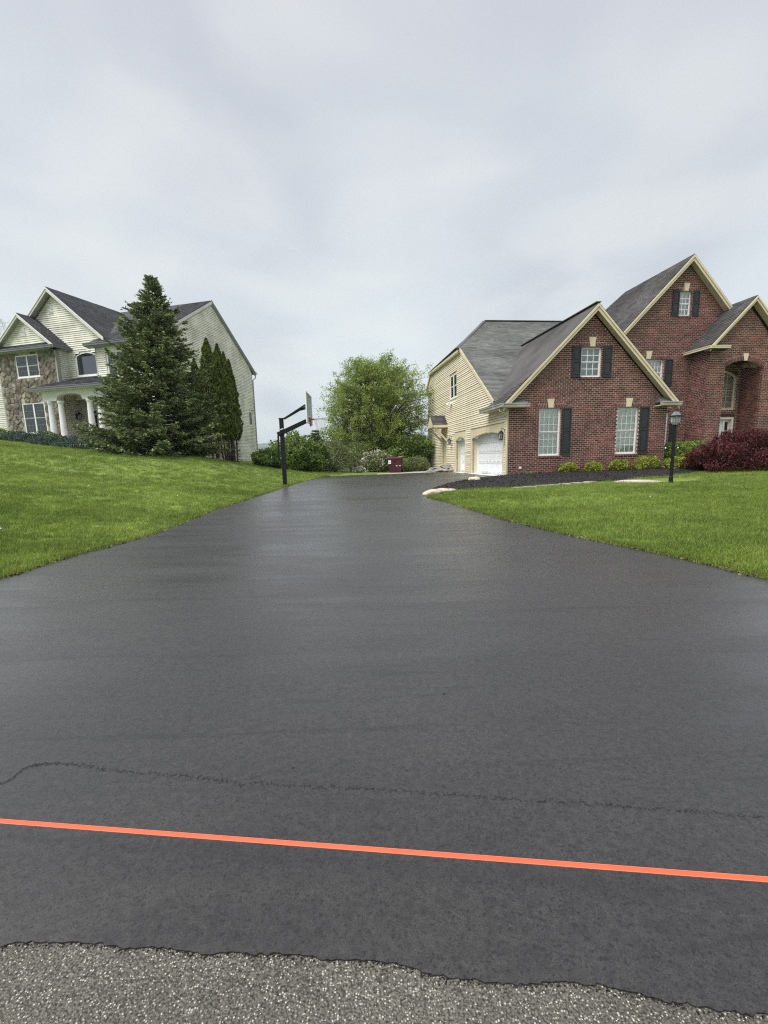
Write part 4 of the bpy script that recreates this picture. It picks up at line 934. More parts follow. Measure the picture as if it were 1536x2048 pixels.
# orange webbing pulled tight across the drive
P0 = at(0, 1642, 1.72); P1 = at(1536, 1759, 1.34); d = P1-P0; a = P0-d*1.2; b = P1+d*1.2
tape = thing('orange_strap', 'bright orange strap pulled tight across the front of the driveway', 'strap', (0, 0, 0))
m = MB(); nrm = Vector((0, -.72, .69)); n_ = 60
for i in range(n_):
    p, q = Vector(a+(b-a)*i/n_), Vector(a+(b-a)*(i+1)/n_); dd = (q-p).normalized(); w = dd.cross(nrm).normalized()*.0076; t = nrm*.0012
    m.add([p-w, q-w, q+w, p+w, p-w+t, q-w+t, q+w+t, p+w+t], [(3, 2, 1, 0), (4, 5, 6, 7), (0, 1, 5, 4), (1, 2, 6, 5), (2, 3, 7, 6), (3, 0, 4, 7)])
m.build('webbing', mat('orange_webbing', (.80, .105, .045), .65, .03, 8, fine=.06, fs=700), tape)
m = MB()
for s in (-1, 1):
    p, q = Vector(a), Vector(b); dd = (q-p).normalized(); w = dd.cross(nrm).normalized()*.0067*s; m.bar(p+w+nrm*.0014, q+w+nrm*.0014, .0018, .0014)
m.build('stitched_edge', mat('orange_edge', (.86, .20, .10), .7, .03, 8), tape)

# pads, bed and walk
sheet('bin_pad', [(-.2, 26.6), (3.0, 28.2), (3.1, 30.2), (1.0, 30.0), (-.5, 28.6)], .03, M_pad, th=.1, kind='structure')
BED = [gxy(*p) for p in ((858, 983), (866, 978), (880, 972), (905, 966), (950, 958.5), (985, 955.2), (1004, 954))]
bed_lawn = [gxy(*p) for p in ((870, 985.5), (900, 983), (960, 980), (1040, 977.5), (1100, 973), (1150, 968.5), (1200, 965), (1232, 964))]
bed_poly = BED+[(5.2, 20.35), (8, 20.8), (11.9, 21.3), (13.5, 21.3), (15.5, 23), (20, 23), (20, 19.8), (15, 19.4), (12.5, 18.9), (11.2, 18.3), (10.2, 17.7), (8.7, 17.3)]+bed_lawn[::-1]
M_mulch = mat('mulch', (.020, .018, .017), .9, .3, 25, bump=1.0, bs=60, isl=.5)
def inbed(x, y): return inside(x, y, bed_poly)
xs = np.arange(1, 20, .16); ys = np.arange(14, 24, .16); X, Y = np.meshgrid(xs, ys); X = X.ravel(); Y = Y.ravel(); dB = pdist(X, Y, bed_poly, True); inB = inbed(X, Y)
Z = np.where(inB, gz(X, Y)+.02+.09*np.clip(dB/.8, 0, 1)+rng.normal(0, .008, len(X)), gz(X, Y)-.05)
idx = np.arange(len(X)).reshape(len(ys), len(xs)); keep = (inB | (dB < .17)); fc = []
for j in range(len(ys)-1):
    for i in range(len(xs)-1):
        q = (idx[j, i], idx[j, i+1], idx[j+1, i+1], idx[j+1, i])
        if all(keep[k] for k in q): fc.append(tuple(int(k) for k in q))
me = bpy.data.meshes.new('mulch_bed'); me.from_pydata(np.stack([X, Y, Z], 1).tolist(), [], fc); me.materials.append(M_mulch); link('mulch_bed', me, kind='structure')
n = 16000; x = rng.uniform(1, 18, n); y = rng.uniform(14, 23, n); k = inbed(x, y); x, y = x[k], y[k]; dB = pdist(x, y, bed_poly, True)
P = np.stack([x, y, gz(x, y)+.035+.09*np.clip(dB/.8, 0, 1)], 1); A_ = rdir(len(x))*np.array([1, 1, .4])*.035; B_ = perp(A_)*.013
quads('bark_mulch', P, A_, B_, M_mulch, kind='stuff')
walk = [gxy(*p) for p in ((1222, 966.5), (1290, 967.2), (1340, 967.0), (1375, 966.5), (1392, 965), (1405, 961), (1425, 959), (1330, 959.8), (1240, 962))]
sheet('front_walk', walk, .03, M_pad, th=.08, kind='structure')
# pale edging of flat stones along the bed
ed_px = [(905, 984.5), (925, 983.5), (1040, 978.5), (1060, 977), (1082, 975), (1105, 973.5), (1130, 971), (1155, 969), (1180, 967)]
for i, p in enumerate(ed_px):
    if i in (0, 1): continue
    x, y = gxy(*p); m = MB(); z = gz1(x, y)
    pts = [(x+random.uniform(.8, 1.1)*.22*math.cos(t), y+random.uniform(.8, 1.1)*.09*math.sin(t)) for t in np.linspace(0, 2*math.pi, 8, endpoint=False)]
    m.add([(a, b, z-.03) for a, b in pts]+[(a, b, z+.045) for a, b in pts], [tuple(range(8, 16))]+[(j, (j+1) % 8, 8+(j+1) % 8, 8+j) for j in range(8)])
    o = m.build('edging_stone', M_pad, label=['', '', 'pale flat edging stone of the mulch, leftmost of the row', 'pale edging stone second from the left in the row', 'pale edging stone third from the left in the row', 'middle pale edging stone of the row', 'pale edging stone third from the walk end of row', 'pale edging stone next to last before the walk', 'pale edging stone at the walk end of the row'][i], cat='stone', group='flat stones edging the mulch bed')
def rock(name, c, s, m, seed, flat=False, **kw):
    r = np.random.default_rng(seed); bm = bmesh.new(); bmesh.ops.create_icosphere(bm, subdivisions=3, radius=1)
    D = unit(r.normal(size=(9, 3))); hh = r.uniform(.62, .95, 9)
    for v in bm.verts:
        co = np.array(v.co)
        for d, h in zip(D, hh):
            t = co@d
            if t > h: co = co-d*(t-h)*.85
        co += .02*np.sin(co*7+seed); v.co = Vector(co*np.array(s))
    me = bpy.data.meshes.new(name); bm.to_mesh(me); bm.free(); me.materials.append(m)
    if not flat: me.polygons.foreach_set('use_smooth', [True]*len(me.polygons))
    o = link(name, me, None, c, **kw); o.rotation_euler = (0, 0, r.uniform(0, 3)); return o
M_boul = mat('tan_boulder', (.50, .43, .34), .9, .18, 4, bump=.8, bs=14, fine=.12)
M_rock = mat('grey_rock', (.27, .25, .23), .95, .3, 3, bump=1.0, bs=10)
x, y = gxy(951, 967); rock('boulder', (x, y+.25, gz1(x, y)+.06), (.36, .24, .17), M_boul, 4, label='low tan boulder lying on black mulch near garage corner', cat='boulder')
for i, (px, py, s) in enumerate(((864, 989.5, (.18, .42, .12)), (882, 984.5, (.26, .3, .08)), (897, 984, (.26, .2, .06)))):
    x, y = gxy(px, py); rock('curb_stone', (x+.04, y, gz1(x, y)+.02), s, M_boul, 20+i, cat='stone', group='pale stones at the tip of the bed',
        label=['largest pale rounded stone at the tip of the bed beside the driveway', 'middle pale stone of the bed tip, behind the rounded one', 'smallest flat pale stone of the bed tip, nearest the lawn edge'][i])
# flat rocks piled before the side door
pile = thing('rock_step', 'pile of grey slabs forming a step below the side door', 'rocks', (3.55, 29.9, .67))
for i, (dx, dy, dz, sx, sy, sz) in enumerate(((-.95, -1.2, .06, .3, .25, .12), (-.55, -1.5, .08, .35, .3, .14), (-.15, -1.2, .13, .5, .35, .18), (.25, -1.5, .12, .45, .3, .16), (.6, -1.8, .13, .4, .3, .18), (-.3, -.8, .3, .5, .4, .11), (.35, -1.1, .34, .6, .42, .12), (.75, -1.4, .32, .4, .35, .12), (.3, -1.0, .50, .75, .45, .07), (-.8, -.7, .2, .3, .3, .14))):
    r = rock('slab', (dx*.8, dy*.8, dz*.75), (sx*.78, sy*.78, sz*.8), M_rock, 40+i, flat=True); r.parent = pile

# ------------------------------------------------------------------ grass
PROT = bpy.data.collections.new('grass_tufts')
def tuft(n, h, w, spread, seed):
    r = np.random.default_rng(seed); mb = MB()
    for i in range(n):
        x, y = r.normal(0, spread, 2); a = r.uniform(0, 6.28); hh = h*r.uniform(.55, 1.15); ln = r.uniform(.1, .75)*hh; dx, dy = math.cos(a)*ln, math.sin(a)*ln; b = r.uniform(0, 6.28); wx, wy = math.cos(b)*w/2, math.sin(b)*w/2
        mb.add([(x-wx, y-wy, -.01), (x+wx, y+wy, -.01), (x+dx*.35+wx*.8, y+dy*.35+wy*.8, hh*.6), (x+dx*.35-wx*.8, y+dy*.35-wy*.8, hh*.6), (x+dx, y+dy, hh)], [(0, 1, 2, 3), (3, 2, 4)])
    o = bpy.data.objects.new('grass_tuft', mb.mesh('grass_tuft', M_blade, fix=False)); PROT.objects.link(o)
for s in range(5): tuft(16, .075, .0065, .045, 100+s)
def scatter(name, pts, scl, **kw):
    n = len(pts); me = bpy.data.meshes.new(name); me.vertices.add(n); me.vertices.foreach_set('co', pts.astype(np.float32).ravel())
    a = me.attributes.new('rot', 'FLOAT_VECTOR', 'POINT'); rr = np.zeros((n, 3), np.float32); rr[:, 2] = rng.uniform(0, 6.28, n); rr[:, 0] = rng.normal(0, .12, n); a.data.foreach_set('vector', rr.ravel())
    a = me.attributes.new('scl', 'FLOAT', 'POINT'); a.data.foreach_set('value', scl.astype(np.float32))
    o = link(name, me, **kw); ng = bpy.data.node_groups.new(name, 'GeometryNodeTree')
    ng.interface.new_socket('Geometry', in_out='INPUT', socket_type='NodeSocketGeometry'); ng.interface.new_socket('Geometry', in_out='OUTPUT', socket_type='NodeSocketGeometry')
    gi = ng.nodes.new('NodeGroupInput'); go = ng.nodes.new('NodeGroupOutput'); ip = ng.nodes.new('GeometryNodeInstanceOnPoints'); ci = ng.nodes.new('GeometryNodeCollectionInfo')
    ci.inputs['Collection'].default_value = PROT; ci.inputs['Separate Children'].default_value = True; ci.inputs['Reset Children'].default_value = True; ip.inputs['Pick Instance'].default_value = True
    ar = ng.nodes.new('GeometryNodeInputNamedAttribute'); ar.data_type = 'FLOAT_VECTOR'; ar.inputs[0].default_value = 'rot'
    asc = ng.nodes.new('GeometryNodeInputNamedAttribute'); asc.data_type = 'FLOAT'; asc.inputs[0].default_value = 'scl'
    ri = ng.nodes.new('FunctionNodeRandomValue'); ri.data_type = 'INT'; ri.inputs['Min'].default_value = 0; ri.inputs['Max'].default_value = 4
    lk(ng, gi.outputs[0], ip.inputs['Points']); lk(ng, ci.outputs[0], ip.inputs['Instance']); lk(ng, ar.outputs[0], ip.inputs['Rotation']); lk(ng, asc.outputs[0], ip.inputs['Scale'])
    lk(ng, [o_ for o_ in ri.outputs if o_.type == 'INT'][0], ip.inputs['Instance Index']); lk(ng, ip.outputs[0], go.inputs[0])
    md = o.modifiers.new('grass', 'NODES'); md.node_group = ng; return o
hA = math.radians(-16.8)
def in_left_house(x, y):
    dx, dy = x+12.4, y-27.0; u = dx*math.cos(hA)+dy*math.sin(hA); v = -dx*math.sin(hA)+dy*math.cos(hA); return (u > -15) & (u < .1) & (v > -.9) & (v < 11.5)
hR = math.radians(6.85)
def in_right_house(x, y):
    dx, dy = x-5.05, y-20.24; u = dx*math.cos(hR)+dy*math.sin(hR); v = -dx*math.sin(hR)+dy*math.cos(hR); return (u > -.1) & (u < 16) & (v > -.05) & (v < 16)
allP = []; allS = []
for (y0, y1, dens, sc) in ((3.2, 7.5, 330, 1.05), (7.5, 11, 240, 1.05), (11, 16, 120, 1.05), (16, 23, 60, 1.15), (23, 34, 32, 1.2)):
    for x0, x1 in ((-.9*y1-3, -2.2), (1.0, .9*y1+2)):
        n = int((x1-x0)*(y1-y0)*dens); x = rng.uniform(x0, x1, n); y = rng.uniform(y0, y1, n)
        k = (np.abs(x) < .92*y+3) & ~inside(x, y, DRIVE) & ~inbed(x, y) & ~in_left_house(x, y) & ~in_right_house(x, y) & ~inside(x, y, walk) & ~((x > -.6) & (x < 3.2) & (y > 26.4))
        x, y = x[k], y[k]; d = pdist(x, y, DP); k = d > rng.uniform(.0, .05, len(x)); x, y, d = x[k], y[k], d[k]
        pn = np.sin(x*3.1+np.sin(y*2.3)*1.7)*np.sin(y*2.9+np.sin(x*1.9)*1.3)
        allP.append(np.stack([x, y, gz(x, y)-.004], 1)); allS.append(sc*(rng.uniform(.7, 1.15, len(x))+.18*pn)*np.where(d < .12, .8, 1))
for L0 in (DL[3:], DR[6:-1]):
    for p in smooth_line(L0, 60):
        for k in range(3):
            x, y = p[0]+random.gauss(0, .05), p[1]+random.gauss(0, .05)
            if not inside(x, y, DRIVE)[0]: allP.append(np.array([[x, y, float(gz(x, y)[0])]])); allS.append(np.array([random.uniform(.7, 1.15)]))
scatter('lawn_grass', np.concatenate(allP), np.concatenate(allS), kind='stuff')
# strip of dry bare soil between lawn and asphalt
xx = []; 
L_ = [p for p in smooth_line(DL[3:], 30)]+[p for p in smooth_line(DR[6:-3], 30)]
for p in L_:
    for k in range(4): xx.append((p[0]+random.gauss(0, .035), p[1]+random.gauss(0, .035)))
xx = np.array(xx); P = np.stack([xx[:, 0], xx[:, 1], zd(xx[:, 1])+.012], 1); A_ = rdir(len(P))*np.array([1, 1, .25])*.03; B_ = perp(A_)*.012
quads('dry_thatch', P, A_, B_, mat('dry_thatch', (.17, .14, .07), .95, .2, 10, isl=.5), kind='stuff')
for i, (px, py) in enumerate(((172, 924), (132, 921.5), (355, 992), (178, 973), (137, 921.2), (2, 1057), (1300, 995))):
    Y = 24.0 if py < 930 else (11.5 if py < 1000 else 7.5); 
    best = min(np.arange(5, 27, .1), key=lambda Yq: abs(at(px, py, Yq)[2]-gz1(at(px, py, Yq)[0], Yq)-.06)); q = at(px, py, best)
    fl_ = thing('clover_flower', ['tiny white flower high on the left lawn, right one of a close pair', 'tiny white flower high on left lawn, left one of a close pair', 'tiny white flower in left lawn nearest the driveway edge', 'tiny white flower on left lawn just under the spruce', 'tiny white flower on upper left lawn below the porch', 'tiny white flower at far left edge of lawn, lowest one', 'tiny white flower in the right lawn'][i], 'flower', (q[0], q[1], gz1(q[0], q[1])), group='small white flowers in the lawns')
    m = MB(); m.lathe((0, 0, .06), [(.003, 0), (.011, .007), (.012, .014), (.005, .022)], 8); m.build('flower_head', M_white, fl_)
    m = MB(); m.tube([(0, 0, 0), (.003, 0, .06)], .0025, 5); m.build('stem', M_blade, fl_)

# ------------------------------------------------------------------ plants
def leafmat(name, col, isl=.35, hue=.02, trans=.25, rough=.55, vs=1.5, var=.15): return mat(name, col, rough, var, vs, isl=isl, hue=hue, trans=trans, spec=.3)
L_tree = leafmat('birch_leaf', (.27, .36, .075), .35, .018, .4)
L_spruce = leafmat('spruce_needle', (.125, .165, .065), .5, .02, .12, .6, 2)
L_tip = leafmat('spruce_new_growth', (.21, .26, .09), .4, .02, .12, .6, 2)
L_arb = leafmat('arborvitae_leaf', (.12, .16, .028), .45, .015, .1, .6, 5, .25)
L_jun = leafmat('juniper_leaf', (.065, .105, .085), .4, .015, .1, .6)
L_yel = leafmat('golden_shrub_leaf', (.30, .34, .05), .45, .02, .3)
L_holly = leafmat('green_shrub_leaf', (.19, .27, .055), .45, .02, .25)
L_dark = leafmat('dark_shrub_leaf', (.14, .21, .05), .5, .02, .25)
L_olive = leafmat('olive_shrub_leaf', (.17, .21, .085), .4, .02, .25)
L_red = leafmat('purple_maple_leaf', (.085, .018, .020), .5, .012, .25)
L_flower = leafmat('pink_white_blossom', (.62, .50, .50), .25, .01, .2)
L_silver = leafmat('silver_leaf', (.22, .27, .20), .3, .01, .2)

def blob(n, rad, shell=.55, up=0.0, seed=0, lump=.18, flat=1.0, box=2.0):
    r = np.random.default_rng(seed); d = unit(r.normal(size=(n, 3)))
    if box != 2.0:
        q = (np.abs(d)**box).sum(1)**(1/box); d = d/q[:, None]
    k1 = r.uniform(-1, 1, (5, 3))*4.5; ph = r.uniform(0, 6.28, 5)
    l = 1+lump*np.mean([np.sin(d@k1[i]*1.6+ph[i]) for i in range(5)], axis=0)*2
    rr = (r.uniform(shell**3, 1, n))**(1/3); return d*(rr*l)[:, None]*np.array(rad), unit(d/np.array(rad))
def leafy(name, rt, c, P, N, size, m, aspect=.45, droop=0.0, spread=1.0):
    n = len(P); A_ = unit(N*spread*.6+rdir(n)+np.array([0, 0, -droop]))*(size*rng.uniform(.6, 1.3, n))[:, None]; B_ = perp(A_)*(np.linalg.norm(A_, axis=1)*aspect)[:, None]
    return quads(name, P+np.array(c), A_, B_, m, rt)
def shrub(name, label, px, py, Y, w, h, m, n=2600, size=.05, cat='shrub', group=None, depth=None, seed=0, box=2.6, z=None, flowers=None, lump=.14, aspect=.45):
    q = at(px, py, Y); x, y = q[0], q[1]; z = gz1(x, y) if z is None else z
    rt = thing(name, label, cat, (x, y, z), group=group); dep = (depth or w*.9)/2
    P, N = blob(n, (w/2, dep, h/2), .6, seed=seed, box=box, lump=lump); P[:, 2] = np.maximum(P[:, 2], -h/2+.03)
    leafy('foliage', rt, (0, 0, h/2), P, N, size, m, aspect)
    st = MB(); r = random.Random(seed)
    for k in range(14):
        a = r.uniform(0, 6.28); f = r.uniform(.3, .85); st.tube([(.06*math.cos(a), .06*math.sin(a), -.03), (w/2*f*math.cos(a)*.5, dep*f*math.sin(a)*.5, h*.4), (w/2*f*math.cos(a), dep*f*math.sin(a), h*(1.0-.4*f))], [.018, .012, .004], 4)
    st.build('stems', M_bark, rt)
    if flowers:
        P, N = blob(flowers[0], (w/2*1.02, dep*1.02, h/2*1.02), .93, seed=seed+5, box=box, lump=lump); k = P[:, 2] > -h*.42; P, N = P[k], N[k]
        cl = np.sin(P[:, 0]*9+seed)*np.sin(P[:, 2]*11)+np.sin(P[:, 1]*8); k = (cl > -.4); leafy('blossom', rt, (0, 0, h/2), P[k], N[k], flowers[1], flowers[2], .8)
    return rt
# golden shrubs along the brick gable (centre px, base py, depth, width, height)
gl_ = [(1136, 950, 19.9, .76, .50, 'leftmost small golden shrub under left window of brick gable'),
       (1186, 950, 20.0, .80, .50, 'thin golden shrub with bare grey twigs, second along brick gable'),
       (1236, 948, 20.0, .84, .54, 'golden shrub under right window of brick gable, third of row'),
       (1292, 947, 20.0, 1.10, .62, 'widest golden shrub before right end of brick gable'),
       (1351, 947, 19.6, .95, .58, 'golden shrub directly behind the black lamp post'),
       (1382, 947, 20.2, 1.15, .72, 'golden shrub at right end of row beside purple maple')]
for i, (px, py, Y, w, h, lb) in enumerate(gl_):
    shrub('golden_shrub', lb, px, py, Y, w*.9, h, L_yel, n=3000 if i != 1 else 1700, size=.04, group='low golden shrubs in front of the brick wall', seed=30+i, z=None, box=2.3, lump=.1)
shrub('boxwood_hedge', 'taller green clipped hedge behind golden shrubs at garage corner', 1362, 935, 21.6, 1.5, 1.12, L_holly, n=6500, size=.05, cat='hedge', seed=50, box=5, lump=.06)
for o in (o for o in COL.objects if o.name.startswith('golden_shrub')): o.location.z -= .02
# row behind the turning area
shrub('laurel_shrub', 'spiky mid green shrub beside pale house wall behind basketball pole', 548, 944, 28.5, 2.3, 1.15, L_dark, 7000, .11, seed=61, aspect=.22, box=2.2)
shrub('rhododendron_bush', 'large rounded dark green bush right of the basketball pole', 612, 948, 28.0, 2.45, 1.75, L_dark, 9000, .085, cat='bush', seed=62, box=2.2, lump=.2)
shrub('small_shrub', 'bright green low shrub between basketball pole and large rounded bush', 582, 944, 27.6, 1.0, .95, L_holly, 2600, .08, seed=63, aspect=.3)
shrub('olive_shrub', 'loose olive green shrub right of the large rounded bush', 672, 948, 29.0, 1.9, 1.9, L_olive, 3800, .07, seed=64, lump=.3, aspect=.3)
shrub('airy_shrub', 'airy grey green shrub under left side of the big tree', 706, 948, 30.5, 1.9, 1.6, L_olive, 2600, .07, seed=65, lump=.3, aspect=.3)
shrub('flowering_bush', 'rounded bush covered in pale pink white blossoms left of bin', 757, 948, 29.6, 1.9, 1.22, L_dark, 6000, .05, cat='bush', seed=66, flowers=(1500, .04, L_flower), box=2.4)
shrub('dense_shrub', 'low mid green shrub right of the burgundy bin', 828, 946, 30.2, 1.75, .85, L_olive, 5000, .05, seed=67, box=2.6)
shrub('low_flowers', 'low silver white flowering plant left of blossoming bush', 718, 947, 28.6, .7, .35, L_silver, 900, .05, cat='plant', seed=68, flowers=(160, .05, L_flower))
shrub('light_green_bush', 'light green bush behind large rounded bush by spruce top', 592, 935, 33, 2.6, 2.3, L_holly, 5200, .1, cat='bush', seed=69, lump=.25)
shrub('willow_shrub', 'yellow green leafy shrub low at left of the big tree', 664, 935, 33.5, 2.2, 2.9, L_tree, 4200, .09, cat='shrub', seed=70, lump=.3, aspect=.3)
shrub('understory_bush', 'deep green bush under right side of the big tree', 800, 945, 33.8, 4.6, 2.6, L_dark, 11000, .1, cat='bush', seed=71, lump=.25)
shrub('wall_weed', 'small green weed at foot of pale house corner', 520, 936, 33.5, .8, .5, L_holly, 700, .07, cat='plant', seed=72, aspect=.25)
shrub('corner_weed', 'small weed at foot of brick wall near garage corner', 1058, 953, 20.0, .4, .16, L_holly, 240, .035, cat='plant', seed=73, aspect=.3)
# junipers and low plants in front of the left porch
for i, (px, py, Y, w, h, lb) in enumerate(((45, 888, 27.2, 2.4, .5, 'low blue green juniper left of porch columns below stone wall'), (105, 893, 26.3, 2.5, .5, 'low blue green juniper directly in front of the porch columns'), (158, 898, 25.3, 2.3, .62, 'low blue green juniper touching the big spruce'))):
    q = at(px, py, Y); shrub('juniper', lb, px, py, Y, w, h, L_jun, 4200, .06, cat='shrub', group='blue green junipers below the porch', seed=80+i, lump=.25, depth=1.8, box=2.4, aspect=.25)
shrub('dark_shrub', 'dark green shrub under left end of stone wall window', 33, 880, 28.3, 1.3, .55, L_spruce, 1500, .06, seed=85)
shrub('dark_shrub', 'dark green shrub at foot of the left porch column', 93, 882, 27.9, 1.3, .7, L_spruce, 1700, .06, seed=86)
shrub('dark_shrub', 'dark shrub at far left edge below grey siding', -2, 880, 28.6, 1.0, .6, L_holly, 1200, .06, seed=87)

# purple maple
q = at(1470, 940, 18.9); mp_ = thing('purple_maple', 'wide weeping purple laceleaf maple before the brick entry tower', 'tree', (q[0]+.4, q[1], gz1(q[0], q[1])))
P, N = blob(34000, (2.15, 1.4, .76), .62, seed=90, lump=.16, box=2.2); k = P[:, 2] > -.42; P, N = P[k], N[k]
rr = np.hypot(P[:, 0]/2.25, P[:, 1]/1.5); P[:, 2] -= rr**2*.28; P[:, 2] += .05*np.sin(P[:, 0]*6+P[:, 1]*5)*rr; k = P[:, 2] > -.60; P = P[k]
A_ = unit(np.stack([P[:, 0]*.5, P[:, 1]*.5, -.9*np.ones(len(P))], 1)*.5+rdir(len(P))*.6)*(.055*rng.uniform(.6, 1.4, len(P)))[:, None]; B_ = perp(A_)*.018
quads('crown', P+np.array([0, 0, .62]), A_, B_, L_red, mp_)
st = MB(); r = random.Random(9)
for k in range(16):
    a = r.uniform(0, 6.28); f = r.uniform(.4, .95); st.tube([(.05*math.cos(a), .05*math.sin(a), -.05), (.3*math.cos(a), .25*math.sin(a), .35), (1.2*f*math.cos(a), .8*f*math.sin(a), .95), (1.9*f*math.cos(a), 1.3*f*math.sin(a), .6)], [.06, .05, .025, .008], 6)
st.build('trunk', M_bark, mp_)

# spruce
def spruce(name, label, base, Ht, R, levels, per, seed, n_t, tipm=True, sub=1.0):
    r = np.random.default_rng(seed); rt = thing(name, label, 'tree', base)
    wood = MB(); wood.tube([(0, 0, -.1), (0, 0, Ht*.5), (0, 0, Ht)], [R*.06, R*.035, .01], 8)
    PP, AA, BB, PT, AT, BT = [], [], [], [], [], []
    for li in range(levels):
        f = li/(levels-1); z = .10+(Ht-.25)*(f**1.12); L = R*((1-f)**.82)*(.55+.45*min(f/.12+.6, 1))+.12
        if f > .80: L *= .55+(1-f)*1.6
        for b in range(per if f < .75 else max(per-3, 4)):
            a = r.uniform(0, 2*math.pi); l = L*r.uniform(.72, 1.14); rise = (-.22+.75*f)+r.normal(0, .08); bend = .22
            S_ = 7; pts = []
            for s in range(S_+1):
                t = s/S_; rad = l*t; pts.append((math.cos(a)*rad, math.sin(a)*rad, z+l*(rise*t+bend*t*t*(1.1-f))))
            pts = np.array(pts)
            if pts[-1, 2] < .1: pts[:, 2] += np.linspace(0, .12-pts[-1, 2], S_+1)
            if f < .9: wood.tube(pts[[0, 2, 4, 7]], [.035*(1-f)+.012, .02, .012, .004], 4, cap=False)
            n = int((n_t*l/R+8)*sub); t = r.uniform(.18, 1.02, n)**.8; ii = np.clip(t*S_, 0, S_-1e-3); i0 = ii.astype(int); fr_ = (ii-i0)[:, None]; B0 = pts[i0]*(1-fr_)+pts[np.minimum(i0+1, S_)]*fr_
            bd = unit(pts[i0+1]-pts[i0]); side = np.cross(bd, [0, 0, 1.0]); side = unit(side)*np.where(r.random(n) < .5, 1, -1)[:, None]
            tl = (.20+.55*l*(1-t)*.42+.06)*r.uniform(.6, 1.1, n)
            td = unit(bd*.75+side*r.uniform(.3, 1.1, n)[:, None]+np.array([0, 0, -.18])*r.uniform(-.6, 2.4, n)[:, None])
            for q_ in range(3):
                s0 = (q_+.5)/3; P_ = B0+td*(tl*s0)[:, None]; ax = unit(td+r.normal(0, .28, (n, 3)))*(tl/3*.8)[:, None]
                wv = perp(ax)*(.026*r.uniform(.7, 1.4, n))[:, None]
                (PT if q_ == 2 and tipm else PP).append(P_); (AT if q_ == 2 and tipm else AA).append(ax); (BT if q_ == 2 and tipm else BB).append(wv)
                P2 = P_+r.normal(0, .03, (n, 3)); ax2 = unit(td+r.normal(0, .5, (n, 3)))*(.07); PP.append(P2); AA.append(ax2); BB.append(perp(ax2)*.02)
    wood.build('trunk', M_bark, rt); quads('crown', np.concatenate(PP), np.concatenate(AA), np.concatenate(BB), L_spruce, rt)
    if PT: quads('new_growth', np.concatenate(PT), np.concatenate(AT), np.concatenate(BT), L_tip, rt)
    return rt
q = at(322, 914, 23.6); spruce('spruce_tree', 'tall dark green spruce standing before the pale sided house', (q[0], q[1], gz1(q[0], q[1])), 7.75, 3.0, 50, 12, 11, 42).rotation_euler = (0, .05, 0)
q = at(634, 940, 32.5); spruce('young_spruce', 'young spruce tip rising behind the large rounded bush', (q[0], q[1], gz1(q[0], q[1])), 2.75, .95, 16, 7, 12, 14)

# arborvitae
def arborvitae(label, px, py, Y, w, htop, hbot, seed, lean=0):
    q = at(px, py, Y); base = (q[0], q[1], gz1(q[0], q[1])); rt = thing('arborvitae', label, 'tree', base, group='columnar arborvitaes beside the pale gable wall'); r = np.random.default_rng(seed)
    n = 8500; t = r.uniform(0, 1, n)**.85; a = r.uniform(0, 6.28, n); prof = (1-t**2.0)**.8*np.clip(t/.10+.25, 0, 1)**.5
    lump = 1+.12*np.sin(a*5+t*17+seed)+.10*np.sin(a*3-t*31)+.08*np.sin(t*57+a*2); rad = w/2*prof*lump*np.sqrt(r.uniform(.55, 1, n)); z = hbot+(htop-hbot)*t
    P = np.stack([rad*np.cos(a), rad*np.sin(a), z], 1); A_ = unit(np.stack([np.cos(a)*.35, np.sin(a)*.35, np.ones(n)], 1)+r.normal(0, .45, (n, 3)))*(.065*r.uniform(.6, 1.3, n))[:, None]; B_ = perp(A_)*(.03*r.uniform(.7, 1.3, n))[:, None]
    quads('crown', P, A_, B_, L_arb, rt); st = MB()
    for k in range(5):
        a = r.uniform(0, 6.28); st.tube([(.12*math.cos(a), .12*math.sin(a), -.08), (.2*math.cos(a), .2*math.sin(a), hbot*.6), (.24*math.cos(a), .24*math.sin(a), hbot+1.0), (0, 0, htop*.8)], [.05, .045, .035, .008], 6)
    for k in range(110):
        a = r.uniform(0, 6.28); z0 = r.uniform(.05, hbot); st.tube([(.12*math.cos(a), .12*math.sin(a), z0), (.4*math.cos(a), .4*math.sin(a), z0+r.uniform(-.1, .4))], [.01, .003], 3)
    st.build('trunk', M_bark, rt)
for i, (px, py, Y, w, ht, hb_, lb) in enumerate(((432, 920, 26.2, 1.45, 6.0, 1.15, 'tallest column arborvitae, leftmost of the tight trio by pale wall'), (452, 920, 26.8, 1.25, 5.95, 1.2, 'second column arborvitae from the left in the tight group'), (463, 921, 27.5, 1.05, 5.75, 1.25, 'third column arborvitae with pointed top beside pale wall'), (472, 922, 28.2, .95, 5.55, 1.3, 'rightmost column arborvitae nearest the open pale wall'), (405, 918, 27.0, 1.15, 5.1, .8, 'shorter column arborvitae half hidden behind the big spruce'))):
    arborvitae(lb, px, py, Y, w, ht, hb_, 200+i)

